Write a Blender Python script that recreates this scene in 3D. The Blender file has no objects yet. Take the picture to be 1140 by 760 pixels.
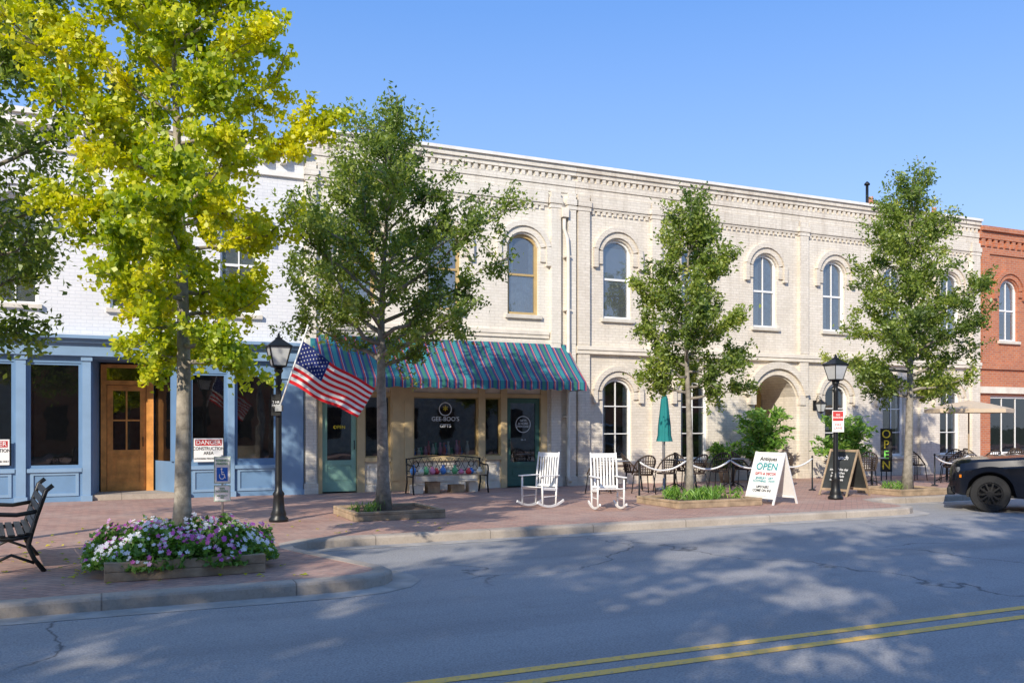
import bpy, math, random
import numpy as np
from mathutils import Vector, Matrix
random.seed(7); np.random.seed(7)
scene=bpy.context.scene
COL=scene.collection
ORG={}
FY=21.0   # facade plane

# ---------------------------------------------------------------- materials
def _base(name):
    m=bpy.data.materials.new(name); m.use_nodes=True
    nt=m.node_tree
    return m,nt,nt.nodes['Principled BSDF']
def N(nt,t,**kw):
    n=nt.nodes.new(t)
    for k,v in kw.items(): setattr(n,k,v)
    return n
def c4(c): return (c[0],c[1],c[2],1)
def mixc(nt,fac,a,b,blend='MIX'):
    n=N(nt,'ShaderNodeMix',data_type='RGBA',blend_type=blend)
    for sock,val in ((n.inputs[0],fac),(n.inputs[6],a),(n.inputs[7],b)):
        if isinstance(val,(int,float)): sock.default_value=val
        elif isinstance(val,tuple): sock.default_value=c4(val)
        else: nt.links.new(val,sock)
    return n.outputs[2]
def math_(nt,op,a,b=None,c=None):
    n=N(nt,'ShaderNodeMath',operation=op)
    for i,v in enumerate((a,b,c)):
        if v is None: continue
        if isinstance(v,(int,float)): n.inputs[i].default_value=v
        else: nt.links.new(v,n.inputs[i])
    return n.outputs[0]
def noise(nt,vec,scale,detail=4,rough=.55,dist=0):
    n=N(nt,'ShaderNodeTexNoise'); n.inputs['Scale'].default_value=scale
    n.inputs['Detail'].default_value=detail; n.inputs['Roughness'].default_value=rough
    n.inputs['Distortion'].default_value=dist
    nt.links.new(vec,n.inputs['Vector']); return n.outputs['Fac']
def ramp(nt,fac,stops,interp='LINEAR'):
    n=N(nt,'ShaderNodeValToRGB'); cr=n.color_ramp; cr.interpolation=interp
    while len(cr.elements)<len(stops): cr.elements.new(.5)
    for e,(p,c) in zip(cr.elements,stops):
        e.position=p; e.color=c4(c) if isinstance(c,tuple) else (c,c,c,1)
    nt.links.new(fac,n.inputs[0]); return n.outputs['Color']
def bump(nt,bs,h,strength,dist=.02):
    b=N(nt,'ShaderNodeBump'); b.inputs['Strength'].default_value=strength; b.inputs['Distance'].default_value=dist
    nt.links.new(h,b.inputs['Height']); nt.links.new(b.outputs[0],bs.inputs['Normal'])
def objco(nt): return N(nt,'ShaderNodeTexCoord').outputs['Object']

def simple(name,col,rough=.6,metal=0,var=.15,scale=6,bmp=.1,coat=0):
    m,nt,bs=_base(name); v=objco(nt)
    f=noise(nt,v,scale,4,.6)
    lo=tuple(c*(1-var) for c in col); hi=tuple(min(1,c*(1+var)) for c in col)
    nt.links.new(ramp(nt,f,[(.3,lo),(.7,hi)]),bs.inputs['Base Color'])
    bs.inputs['Roughness'].default_value=rough; bs.inputs['Metallic'].default_value=metal
    if coat: bs.inputs['Coat Weight'].default_value=coat; bs.inputs['Coat Roughness'].default_value=.05
    if bmp: bump(nt,bs,noise(nt,v,scale*8,3),bmp,.01)
    return m

def wallvec(nt):
    v=objco(nt); s=N(nt,'ShaderNodeSeparateXYZ'); nt.links.new(v,s.inputs[0])
    x=math_(nt,'ADD',s.outputs[0],s.outputs[1])
    c=N(nt,'ShaderNodeCombineXYZ'); nt.links.new(x,c.inputs[0]); nt.links.new(s.outputs[2],c.inputs[1])
    return c.outputs[0],v,s

def brick(name,c1,c2,mortar,bw=.22,bh=.075,ms=.007,bmp=.5,stain=(.35,.33,.3),stain_amt=.35,rough=.8,floor=False,rot=0,grime=True):
    m,nt,bs=_base(name)
    if floor:
        v=objco(nt); mp=N(nt,'ShaderNodeMapping'); mp.inputs['Rotation'].default_value=(0,0,rot)
        nt.links.new(v,mp.inputs[0]); wv=mp.outputs[0]; s=None
    else: wv,v,s=wallvec(nt)
    b=N(nt,'ShaderNodeTexBrick'); nt.links.new(wv,b.inputs['Vector'])
    b.inputs['Color1'].default_value=c4(c1); b.inputs['Color2'].default_value=c4(c2); b.inputs['Mortar'].default_value=c4(mortar)
    b.inputs['Scale'].default_value=1; b.inputs['Mortar Size'].default_value=ms
    b.inputs['Brick Width'].default_value=bw; b.inputs['Row Height'].default_value=bh
    b.inputs['Mortar Smooth'].default_value=.3; b.inputs['Bias'].default_value=-.1
    n1=noise(nt,v,.9,6,.65,.4); n2=noise(nt,v,14,4,.6)
    f=math_(nt,'MULTIPLY',ramp(nt,n1,[(.42,0.0),(.72,1.0)]),stain_amt)
    col=mixc(nt,f,b.outputs['Color'],stain)
    col=mixc(nt,math_(nt,'MULTIPLY',ramp(nt,n2,[(.48,0.0),(.75,1.0)]),stain_amt*.8),col,stain)
    if s is not None and grime:
        g=N(nt,'ShaderNodeMapRange'); g.inputs[1].default_value=0; g.inputs[2].default_value=.9; g.inputs[3].default_value=.6; g.inputs[4].default_value=0
        nt.links.new(s.outputs[2],g.inputs[0])
        col=mixc(nt,math_(nt,'MULTIPLY',g.outputs[0],n1),col,stain)
        mp=N(nt,'ShaderNodeMapping'); mp.inputs['Scale'].default_value=(3.5,3.5,.18); nt.links.new(v,mp.inputs[0])
        n3=noise(nt,mp.outputs[0],1.5,4,.6)
        g2=N(nt,'ShaderNodeMapRange'); g2.inputs[1].default_value=5.5; g2.inputs[2].default_value=8.3; g2.inputs[3].default_value=.8; g2.inputs[4].default_value=1.9
        nt.links.new(s.outputs[2],g2.inputs[0])
        run=math_(nt,'MULTIPLY',math_(nt,'MULTIPLY',ramp(nt,n3,[(.5,0.0),(.75,1.0)]),stain_amt),g2.outputs[0])
        col=mixc(nt,run,col,stain)
    nt.links.new(col,bs.inputs['Base Color']); bs.inputs['Roughness'].default_value=rough
    h=math_(nt,'ADD',math_(nt,'MULTIPLY',b.outputs['Fac'],-1),math_(nt,'MULTIPLY',n2,.5))
    bump(nt,bs,h,bmp,.012)
    return m

M={}
M['cream']=brick('cream_painted_brick',(.84,.765,.65),(.76,.69,.575),(.66,.60,.505),stain=(.46,.39,.31),stain_amt=.40,bmp=.45)
M['cream2']=brick('cream_painted_brick_pale',(.84,.785,.685),(.78,.73,.625),(.70,.65,.555),stain=(.53,.47,.39),stain_amt=.34,bmp=.4)
M['white_wall']=brick('white_painted_brick',(.80,.80,.80),(.76,.76,.77),(.66,.67,.69),stain=(.5,.52,.55),stain_amt=.25,bmp=.3)
M['red']=brick('red_brick',(.60,.20,.085),(.47,.145,.07),(.48,.38,.3),stain=(.25,.10,.06),stain_amt=.3)
M['cream_trim']=simple('cream_trim',(.78,.71,.595),.75,var=.14,scale=3,bmp=.3)
M['coping']=simple('white_coping',(.82,.79,.73),.7,var=.12,scale=2,bmp=.2)
M['blue']=simple('blue_grey_paint',(.155,.275,.44),.5,var=.08,scale=2,bmp=.05)
M['blue_l']=simple('blue_grey_paint_light',(.23,.36,.52),.5,var=.08,scale=2,bmp=.05)
M['tan']=simple('tan_paint',(.66,.50,.27),.5,var=.1,scale=3,bmp=.05)
M['tan2']=simple('ochre_paint',(.50,.36,.16),.5,var=.1,scale=3,bmp=.05)
M['white']=simple('white_paint',(.86,.86,.84),.45,var=.04,scale=3,bmp=.04)
M['green']=simple('sage_door_paint',(.27,.48,.38),.4,var=.1,scale=3,bmp=.03)
M['dgreen']=simple('dark_green_paint',(.05,.14,.11),.4,var=.1,scale=3,bmp=.03)
M['wood']=simple('varnished_wood',(.68,.30,.08),.35,var=.3,scale=4,bmp=.1)
M['timber']=simple('weathered_timber',(.38,.28,.18),.85,var=.35,scale=5,bmp=.5)
M['black']=simple('black_metal',(.010,.011,.012),.4,metal=.0,var=.3,scale=9,bmp=.05)
M['brown']=simple('brown_wicker',(.05,.032,.022),.6,var=.3,scale=20,bmp=.3)
M['grey']=simple('galvanised_metal',(.35,.36,.37),.4,metal=.7,var=.15,scale=8,bmp=.05)
M['dark']=simple('dark_interior',(.06,.052,.045),.9,var=.8,scale=1.6,bmp=0)  # near-black tone stands in for unlit rooms behind the glass
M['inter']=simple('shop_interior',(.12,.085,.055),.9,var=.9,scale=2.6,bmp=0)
M['roof']=simple('flat_roof',(.18,.18,.18),.9,var=.2,scale=1,bmp=.2)
M['concrete_sm']=simple('stone_sill',(.66,.61,.52),.8,var=.15,scale=4,bmp=.3)
M['bark_pale']=simple('pale_bark',(.32,.28,.22),.95,var=.5,scale=9,bmp=.9)
M['bark']=simple('grey_bark',(.28,.25,.205),.95,var=.4,scale=9,bmp=.9)
M['teal']=simple('teal_canvas',(.01,.20,.20),.8,var=.1,scale=3,bmp=.1)
M['canvas']=simple('beige_canvas',(.60,.48,.34),.85,var=.08,scale=3,bmp=.1)
M['red_p']=simple('red_paint',(.5,.02,.02),.5,var=.05,bmp=0)
M['blue_p']=simple('sign_blue',(.01,.12,.55),.5,var=.05,bmp=0)
M['green_p']=simple('sign_green',(.01,.26,.10),.5,var=.05,bmp=0)
M['lime_p']=simple('sign_lime',(.20,.70,.10),.5,var=.05,bmp=0)
M['teal_p']=simple('sign_teal',(.02,.32,.34),.5,var=.05,bmp=0)
M['black_p']=simple('sign_black',(.015,.015,.015),.6,var=.05,bmp=0)
M['yel_p']=simple('sign_yellow',(.85,.65,.04),.5,var=.05,bmp=0)
M['chalk']=simple('chalkboard',(.03,.035,.035),.8,var=.5,scale=3,bmp=.05)
M['curtain']=simple('lace_curtain',(.82,.80,.75),.9,var=.25,scale=9,bmp=.2)
M['blind']=simple('window_blind',(.74,.75,.76),.8,var=.08,scale=2,bmp=0)
M['lampglass']=simple('frosted_lamp_glass',(.55,.56,.55),.25,var=.1,scale=5,bmp=0)
M['soil']=simple('soil_mulch',(.11,.07,.045),.95,var=.5,scale=14,bmp=1)
M['tyre']=simple('tyre_rubber',(.012,.012,.012),.8,var=.1,scale=30,bmp=.2)
M['rim']=simple('black_alloy_rim',(.015,.015,.016),.3,metal=.3,var=.1,bmp=0)
M['carpaint']=simple('dark_car_paint',(.004,.005,.009),.12,metal=0,var=.1,scale=2,bmp=0)
M['carplast']=simple('black_car_plastic',(.009,.009,.009),.6,var=.1,bmp=0)
M['amber']=simple('amber_lens',(.6,.18,.01),.2,var=.05,bmp=0)
M['headl']=simple('smoked_lens',(.16,.165,.17),.08,var=.5,scale=20,bmp=0,coat=1)

def glass(name,dark=(.02,.025,.03),refl=.22,trans=.75,wav=.02):
    m=bpy.data.materials.new(name); m.use_nodes=True; nt=m.node_tree
    for n in list(nt.nodes): nt.nodes.remove(n)
    out=N(nt,'ShaderNodeOutputMaterial')
    gl=N(nt,'ShaderNodeBsdfGlossy'); gl.inputs['Roughness'].default_value=.02
    tr=N(nt,'ShaderNodeBsdfTransparent'); tr.inputs['Color'].default_value=(.9,.93,.93,1)
    df=N(nt,'ShaderNodeBsdfDiffuse'); df.inputs['Color'].default_value=c4(dark)
    v=objco(nt); b=N(nt,'ShaderNodeBump'); b.inputs['Strength'].default_value=wav*8; b.inputs['Distance'].default_value=.02
    nt.links.new(noise(nt,v,1.4,2),b.inputs['Height']); nt.links.new(b.outputs[0],gl.inputs['Normal'])
    m1=N(nt,'ShaderNodeMixShader'); m1.inputs[0].default_value=trans
    nt.links.new(df.outputs[0],m1.inputs[1]); nt.links.new(tr.outputs[0],m1.inputs[2])
    fr=N(nt,'ShaderNodeFresnel'); fr.inputs[0].default_value=1.5
    f=math_(nt,'ADD',fr.outputs[0],refl)
    m2=N(nt,'ShaderNodeMixShader'); nt.links.new(f,m2.inputs[0])
    nt.links.new(m1.outputs[0],m2.inputs[1]); nt.links.new(gl.outputs[0],m2.inputs[2])
    nt.links.new(m2.outputs[0],out.inputs[0]); return m
M['glass']=glass('window_glass',(.02,.022,.024),.10,.82,.015)
M['glass_shop']=glass('shop_window_glass',(.012,.014,.016),.05,.92,.015)
M['glass_up']=glass('upper_window_glass',(.28,.31,.34),.20,.72,.06)
M['carglass']=glass('car_window_glass',(.01,.012,.013),.03,.25,0)

def leafmat(name,stops,trans=.35,interp='LINEAR'):
    m=bpy.data.materials.new(name); m.use_nodes=True; nt=m.node_tree
    for n in list(nt.nodes): nt.nodes.remove(n)
    out=N(nt,'ShaderNodeOutputMaterial')
    at=N(nt,'ShaderNodeAttribute'); at.attribute_name='tone'
    col=ramp(nt,at.outputs['Fac'],stops,interp)
    df=N(nt,'ShaderNodeBsdfDiffuse'); nt.links.new(col,df.inputs[0])
    gl=N(nt,'ShaderNodeBsdfGlossy'); gl.inputs['Roughness'].default_value=.45; gl.inputs['Color'].default_value=(.8,.85,.8,1)
    tl=N(nt,'ShaderNodeBsdfTranslucent')
    hs=N(nt,'ShaderNodeHueSaturation'); hs.inputs['Value'].default_value=1.7; hs.inputs['Saturation'].default_value=1.1; nt.links.new(col,hs.inputs['Color']); nt.links.new(hs.outputs[0],tl.inputs['Color'])
    mx=N(nt,'ShaderNodeMixShader'); mx.inputs[0].default_value=trans
    nt.links.new(df.outputs[0],mx.inputs[1]); nt.links.new(tl.outputs[0],mx.inputs[2])
    m2=N(nt,'ShaderNodeMixShader'); m2.inputs[0].default_value=.05
    nt.links.new(mx.outputs[0],m2.inputs[1]); nt.links.new(gl.outputs[0],m2.inputs[2])
    nt.links.new(m2.outputs[0],out.inputs[0]); return m
M['leaf_y']=leafmat('ginkgo_leaf',[(0,(.24,.34,.02)),(.3,(.44,.50,.02)),(.65,(.68,.65,.022)),(1,(.84,.75,.04))],.42)
M['leaf_g']=leafmat('green_leaf',[(0,(.075,.125,.022)),(.4,(.20,.275,.042)),(.75,(.36,.42,.075)),(1,(.58,.56,.13))],.42)
M['leaf_d']=leafmat('dark_green_leaf',[(0,(.04,.08,.02)),(.6,(.12,.20,.04)),(1,(.32,.36,.08))],.35)
M['leaf_s']=leafmat('shrub_leaf',[(0,(.08,.18,.03)),(.6,(.20,.38,.06)),(1,(.42,.58,.12))],.35)
M['petal']=leafmat('flower_petal',[(0,(.87,.85,.87)),(.5,(.84,.80,.84)),(.55,(.82,.16,.50)),(.8,(.66,.12,.52)),(.95,(.87,.46,.72))],.2,'CONSTANT')

def asphalt():
    m,nt,bs=_base('asphalt'); v=objco(nt)
    n1=noise(nt,v,.35,5,.6,.3); n2=noise(nt,v,55,3,.7); n3=noise(nt,v,3,5,.65)
    col=ramp(nt,n1,[(.3,(.29,.285,.28)),(.7,(.385,.375,.365))])
    col=mixc(nt,.5,col,ramp(nt,n2,[(.3,(.13,.13,.13)),(.72,(.62,.60,.58))]))
    col=mixc(nt,math_(nt,'MULTIPLY',ramp(nt,n3,[(.55,0.0),(.75,1.0)]),.25),col,(.16,.16,.16))
    mp=N(nt,'ShaderNodeMapping'); mp.inputs['Scale'].default_value=(.08,1.3,1); nt.links.new(v,mp.inputs[0])
    col=mixc(nt,math_(nt,'MULTIPLY',ramp(nt,noise(nt,mp.outputs[0],1,3,.5),[(.48,0.0),(.7,1.0)]),.28),col,(.13,.13,.13))
    vd=N(nt,'ShaderNodeVectorMath',operation='ADD'); nv=N(nt,'ShaderNodeTexNoise'); nv.inputs['Scale'].default_value=1.3; nv.inputs['Detail'].default_value=6
    nt.links.new(v,nv.inputs['Vector'])
    sc=N(nt,'ShaderNodeVectorMath',operation='SCALE'); sc.inputs['Scale'].default_value=.8; nt.links.new(nv.outputs['Color'],sc.inputs[0])
    nt.links.new(v,vd.inputs[0]); nt.links.new(sc.outputs[0],vd.inputs[1])
    vo=N(nt,'ShaderNodeTexVoronoi',feature='DISTANCE_TO_EDGE'); vo.inputs['Scale'].default_value=.28; nt.links.new(vd.outputs[0],vo.inputs['Vector'])
    cr=ramp(nt,vo.outputs['Distance'],[(.0,1.0),(.006,0.0)])
    msk=ramp(nt,noise(nt,v,.22,2),[(.48,0.0),(.56,1.0)])
    col=mixc(nt,math_(nt,'MULTIPLY',math_(nt,'MULTIPLY',cr,msk),.8),col,(.05,.05,.05))
    nt.links.new(col,bs.inputs['Base Color']); bs.inputs['Roughness'].default_value=.85
    bump(nt,bs,n2,.6,.01); return m
M['asphalt']=asphalt()
def yellowline():
    m,nt,bs=_base('worn_yellow_paint'); v=objco(nt)
    n=noise(nt,v,22,6,.75); col=mixc(nt,ramp(nt,n,[(.50,0.0),(.66,.75)]),(.98,.58,.12),(.36,.33,.29))
    nt.links.new(col,bs.inputs['Base Color']); bs.inputs['Roughness'].default_value=.8; return m
M['yline']=yellowline()
M['paver']=brick('red_brick_paving',(.50,.285,.215),(.36,.205,.165),(.21,.16,.135),bw=.21,bh=.105,ms=.006,bmp=.5,stain=(.54,.42,.35),stain_amt=.5,floor=True,rot=math.radians(45))
def kerbmat():
    m,nt,bs=_base('kerb_concrete'); v=objco(nt)
    n1=noise(nt,v,1.2,6,.65); n2=noise(nt,v,30,4,.7)
    s=N(nt,'ShaderNodeSeparateXYZ'); nt.links.new(v,s.inputs[0])
    fr=math_(nt,'FRACT',math_(nt,'MULTIPLY',s.outputs[0],1/1.8))
    j=ramp(nt,fr,[(0,1.0),(.012,0.0)])
    col=ramp(nt,n1,[(.3,(.34,.285,.23)),(.7,(.54,.47,.39))])
    col=mixc(nt,ramp(nt,n2,[(.5,0.0),(.8,.5)]),col,(.2,.17,.14))
    col=mixc(nt,math_(nt,'MULTIPLY',j,.8),col,(.06,.05,.045))
    nt.links.new(col,bs.inputs['Base Color']); bs.inputs['Roughness'].default_value=.9
    bump(nt,bs,n2,.5,.01); return m
M['kerb']=kerbmat()
M['ground']=simple('grass_ground',(.08,.10,.04),.95,var=.3,scale=.5,bmp=.3)
def awningmat():
    m,nt,bs=_base('striped_canvas'); v=objco(nt)
    s=N(nt,'ShaderNodeSeparateXYZ'); nt.links.new(v,s.inputs[0])
    fr=math_(nt,'FRACT',math_(nt,'MULTIPLY',s.outputs[0],1/.44))
    B=(.015,.05,.17); T=(.02,.23,.24); R=(.45,.035,.05); W=(.34,.40,.38); G=(.02,.17,.12)
    col=ramp(nt,fr,[(0,T),(.22,B),(.33,R),(.40,W),(.43,B),(.56,G),(.76,B),(.86,R),(.92,W),(.945,B)],'CONSTANT')
    n1=noise(nt,v,2.5,4); col=mixc(nt,math_(nt,'MULTIPLY',n1,.12),col,(.22,.27,.27))
    nt.links.new(col,bs.inputs['Base Color']); bs.inputs['Roughness'].default_value=.8
    bump(nt,bs,noise(nt,v,4,3),.3,.03); return m
M['awning']=awningmat()

# ---------------------------------------------------------------- mesh builder
class MB:
    def __init__(s): s.v=[];s.f=[];s.sm=[];s.mi=[]
    def add(s,vs,fs,smooth=False,m=0):
        o=len(s.v); s.v+= [tuple(p) for p in vs]
        for f in fs: s.f.append(tuple(i+o for i in f)); s.sm.append(smooth); s.mi.append(m)
    def box(s,x0,x1,y0,y1,z0,z1,m=0):
        v=[(x0,y0,z0),(x1,y0,z0),(x1,y1,z0),(x0,y1,z0),(x0,y0,z1),(x1,y0,z1),(x1,y1,z1),(x0,y1,z1)]
        s.add(v,[(0,3,2,1),(4,5,6,7),(0,1,5,4),(1,2,6,5),(2,3,7,6),(3,0,4,7)],m=m)
    def beam(s,p0,p1,w,h,up=(0,0,1),m=0):
        p0=Vector(p0);p1=Vector(p1);d=(p1-p0).normalized();u=Vector(up)
        if abs(d.dot(u))>.98: u=Vector((0,1,0))
        a=d.cross(u).normalized(); b=a.cross(d).normalized(); a=a*w/2; b=b*h/2
        vs=[p0-a-b,p0+a-b,p0+a+b,p0-a+b,p1-a-b,p1+a-b,p1+a+b,p1-a+b]
        s.add(vs,[(0,1,2,3),(7,6,5,4),(0,4,5,1),(1,5,6,2),(2,6,7,3),(3,7,4,0)],m=m)
    def tube(s,pts,rad,n=8,m=0,smooth=True):
        pts=[Vector(p) for p in pts]
        if not hasattr(rad,'__len__'): rad=[rad]*len(pts)
        d=(pts[1]-pts[0]).normalized(); u=Vector((0,0,1)) if abs(d.z)<.9 else Vector((1,0,0))
        a=d.cross(u).normalized(); vs=[]
        for i,p in enumerate(pts):
            if i==0: t=pts[1]-pts[0]
            elif i==len(pts)-1: t=pts[-1]-pts[-2]
            else: t=pts[i+1]-pts[i-1]
            t.normalize(); a=(a-t*a.dot(t))
            if a.length<1e-5: a=t.orthogonal()
            a.normalize(); b=t.cross(a)
            for k in range(n):
                an=2*math.pi*k/n; vs.append(p+(a*math.cos(an)+b*math.sin(an))*rad[i])
        fs=[]
        for i in range(len(pts)-1):
            for k in range(n):
                k2=(k+1)%n; fs.append((i*n+k,i*n+k2,(i+1)*n+k2,(i+1)*n+k))
        fs.append(tuple(range(n-1,-1,-1))); fs.append(tuple((len(pts)-1)*n+k for k in range(n)))
        s.add(vs,fs,smooth,m)
    def lathe(s,prof,c=(0,0,0),n=20,m=0,smooth=True,rot=0):
        vs=[];fs=[]
        for r,z in prof:
            for k in range(n):
                a=2*math.pi*k/n+rot; vs.append((c[0]+r*math.cos(a),c[1]+r*math.sin(a),c[2]+z))
        for i in range(len(prof)-1):
            for k in range(n):
                k2=(k+1)%n; fs.append((i*n+k,i*n+k2,(i+1)*n+k2,(i+1)*n+k))
        fs.append(tuple(range(n-1,-1,-1))); fs.append(tuple((len(prof)-1)*n+k for k in range(n)))
        s.add(vs,fs,smooth,m)
    def ring(s,cx,zc,r0,r1,a0,a1,y0,y1,n=14,m=0):
        vs=[];fs=[]
        for i in range(n+1):
            a=a0+(a1-a0)*i/n; c,sn=math.cos(a),math.sin(a)
            vs+=[(cx+r0*c,y0,zc+r0*sn),(cx+r1*c,y0,zc+r1*sn),(cx+r1*c,y1,zc+r1*sn),(cx+r0*c,y1,zc+r0*sn)]
        for i in range(n):
            o=i*4;p=o+4
            for k in range(4):
                k2=(k+1)%4; fs.append((o+k,o+k2,p+k2,p+k))
        fs+= [(0,1,2,3),(n*4+3,n*4+2,n*4+1,n*4)]
        s.add(vs,fs,False,m)
    def make(s,name,mats,parent=None,org=None,bevel=0):
        po=ORG.get(parent.name,Vector((0,0,0))) if parent else Vector((0,0,0))
        org=Vector(org) if org is not None else po.copy()
        me=bpy.data.meshes.new(name)
        me.from_pydata([(x-org.x,y-org.y,z-org.z) for x,y,z in s.v],[],s.f)
        if not isinstance(mats,(list,tuple)): mats=[mats]
        for m in mats: me.materials.append(m)
        me.polygons.foreach_set('use_smooth',s.sm); me.polygons.foreach_set('material_index',s.mi)
        me.update()
        ob=bpy.data.objects.new(name,me); COL.objects.link(ob)
        if parent: ob.parent=parent
        ob.location=org-po; ORG[ob.name]=org
        if bevel:
            b=ob.modifiers.new('bevel','BEVEL'); b.width=bevel; b.segments=2; b.limit_method='ANGLE'; b.angle_limit=math.radians(50)
        return ob
def thing(name,loc,label,cat,rot=0,group=None,local=True,kind=None):
    e=bpy.data.objects.new(name,None); e.empty_display_size=.3; COL.objects.link(e)
    e.location=loc; e.rotation_euler=(0,0,rot)
    e['label']=label; e['category']=cat
    if group: e['group']=group
    if kind: e['kind']=kind
    ORG[e.name]=Vector((0,0,0)) if local else Vector(loc)
    return e
def dup(src,loc,rot,label=None):
    def rec(o,par):
        c=o.copy(); COL.objects.link(c)
        if par: c.parent=par
        for ch in list(o.children): rec(ch,c)
        return c
    c=rec(src,None); c.location=loc; c.rotation_euler=(0,0,rot)
    if label: c['label']=label
    return c
def text(name,body,size,mat,parent,loc,rot=(math.pi/2,0,0),space=1.0,sx=1.0):
    cu=bpy.data.curves.new('tmp','FONT'); cu.body=body; cu.size=size; cu.align_x='CENTER'; cu.align_y='CENTER'; cu.extrude=.0015; cu.resolution_u=3; cu.space_line=space
    cu.offset=size*.008
    ob=bpy.data.objects.new('tmp',cu); COL.objects.link(ob)
    dg=bpy.context.evaluated_depsgraph_get(); dg.update()
    me=bpy.data.meshes.new_from_object(ob.evaluated_get(dg)); bpy.data.objects.remove(ob)
    me.name=name; me.materials.clear(); me.materials.append(mat)
    o=bpy.data.objects.new(name,me); COL.objects.link(o); o.parent=parent
    o.location=Vector(loc)-ORG.get(parent.name,Vector((0,0,0))); o.rotation_euler=rot; o.scale=(sx,1,1)
    return o

# ---------------------------------------------------------------- ground, road, kerb
g=MB(); g.add([(-600,-600,-.134),(700,-600,-.134),(700,900,-.134),(-600,900,-.134)],[(0,1,2,3)])
o=g.make('ground',M['ground']); o['kind']='structure'; o['label']='flat grassy ground spreading around the street'; o['category']='ground'
g=MB(); g.add([(-90,-1.6,-.130),(120,-1.6,-.130),(120,15.2,-.130),(-90,15.2,-.130)],[(0,1,2,3)])
o=g.make('road',M['asphalt']); o['kind']='structure'; o['label']='grey asphalt road dappled with tree shade'; o['category']='road'
for y in (5.45,5.73):
    g=MB(); g.add([(-90,y-.055,-.126),(120,y-.055,-.126),(120,y+.055,-.126),(-90,y+.055,-.126)],[(0,1,2,3)])
    o=g.make('road_marking',M['yline']); o['kind']='structure'; o['label']='worn yellow centre line painted on the asphalt'; o['category']='road marking'
outer=[(-90,9.2),(2.2,9.2),(2.55,9.27),(2.8,9.42),(2.95,9.65),(2.95,9.9),(2.8,10.4),(2.5,11.3),(2.32,11.9),(2.36,12.25),(2.6,12.5),(3.0,12.6),(13.9,12.6),(14.3,12.66),(14.6,12.85),(14.75,13.2),(14.85,13.9),(15.05,14.3),(15.5,14.45),(120,14.45)]
def offset(poly,d):
    out=[]
    for i,p in enumerate(poly):
        a=Vector(poly[max(i-1,0)]);b=Vector(poly[min(i+1,len(poly)-1)]); t=(b-a).normalized(); n=Vector((-t.y,t.x))
        out.append((p[0]+n.x*d,p[1]+n.y*d))
    return out
def strip(mb,poly,section):
    rows=[[(x,y,z) for (x,y) in offset(poly,d)] for d,z in section]
    n=len(poly); vs=[p for r in rows for p in r]; fs=[]
    for i in range(len(rows)-1):
        for k in range(n-1): fs.append((i*n+k,i*n+k+1,(i+1)*n+k+1,(i+1)*n+k))
    mb.add(vs,fs)
g=MB(); strip(g,outer,[(-.004,-.131),(0,-.03),(.012,-.008),(.035,.002),(.20,.004),(.202,-.05)])
o=g.make('kerb',M['kerb']); o['kind']='structure'; o['label']='weathered concrete kerb edging the brick pavement'; o['category']='kerb'
g=MB(); strip(g,outer,[(-.32,-.1262),(-.004,-.1262)])
o=g.make('gutter',simple('gutter_concrete',(.42,.39,.35),.9,var=.25,scale=3,bmp=.4)); o['kind']='structure'; o['label']='concrete gutter strip beside the kerb'; o['category']='gutter'
inn=offset(outer,.201)
g=MB(); vs=[(x,y,0) for x,y in inn]+[(120,27,0),(-90,27,0)]; g.add(vs,[tuple(range(len(vs)))])
o=g.make('pavement',M['paver']); o['kind']='structure'; o['label']='red brick paved pavement in front of the shops'; o['category']='pavement'
g=MB(); g.box(-90,120,-9,-1.6,-.2,0); o=g.make('pavement',M['paver']); o['kind']='structure'; o['label']='brick pavement along the near side of the road'; o['category']='pavement'

# ---------------------------------------------------------------- facade helpers
def arcz(x,cx,w,zs,rise):
    if rise<=0: return zs
    R=(w*w/4+rise*rise)/(2*rise); return zs+math.sqrt(max(0,R*R-(x-cx)**2))-(R-rise)
def facade(mb,x0,x1,z0,z1,y,ops,depth=.22,m=0):
    xs={x0,x1}
    for (a,b,za,zs,rise) in ops:
        n=12 if rise>0 else 1
        for i in range(n+1): xs.add(round(a+(b-a)*i/n,5))
    xs=sorted(xs)
    for xa,xb in zip(xs[:-1],xs[1:]):
        if xb-xa<1e-4: continue
        mid=(xa+xb)/2; act=sorted([o for o in ops if o[0]<mid<o[1]],key=lambda o:o[2])
        la=lb=z0
        for (a,b,za,zs,rise) in act:
            if za>la+1e-4: mb.add([(xa,y,la),(xb,y,lb),(xb,y,za),(xa,y,za)],[(0,1,2,3)],m=m)
            la=arcz(xa,(a+b)/2,b-a,zs,rise); lb=arcz(xb,(a+b)/2,b-a,zs,rise)
        mb.add([(xa,y,la),(xb,y,lb),(xb,y,z1),(xa,y,z1)],[(0,1,2,3)],m=m)
    for (a,b,za,zs,rise) in ops:
        y1=y+depth
        mb.add([(a,y,za),(b,y,za),(b,y1,za),(a,y1,za)],[(0,1,2,3)],m=m)
        mb.add([(a,y,za),(a,y1,za),(a,y1,zs),(a,y,zs)],[(0,1,2,3)],m=m)
        mb.add([(b,y,za),(b,y,zs),(b,y1,zs),(b,y1,za)],[(0,1,2,3)],m=m)
        n=12 if rise>0 else 1
        for i in range(n):
            xa=a+(b-a)*i/n; xb=a+(b-a)*(i+1)/n
            zA=arcz(xa,(a+b)/2,b-a,zs,rise); zB=arcz(xb,(a+b)/2,b-a,zs,rise)
            mb.add([(xa,y,zA),(xa,y1,zA),(xb,y1,zB),(xb,y,zB)],[(0,1,2,3)],m=m)
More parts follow.
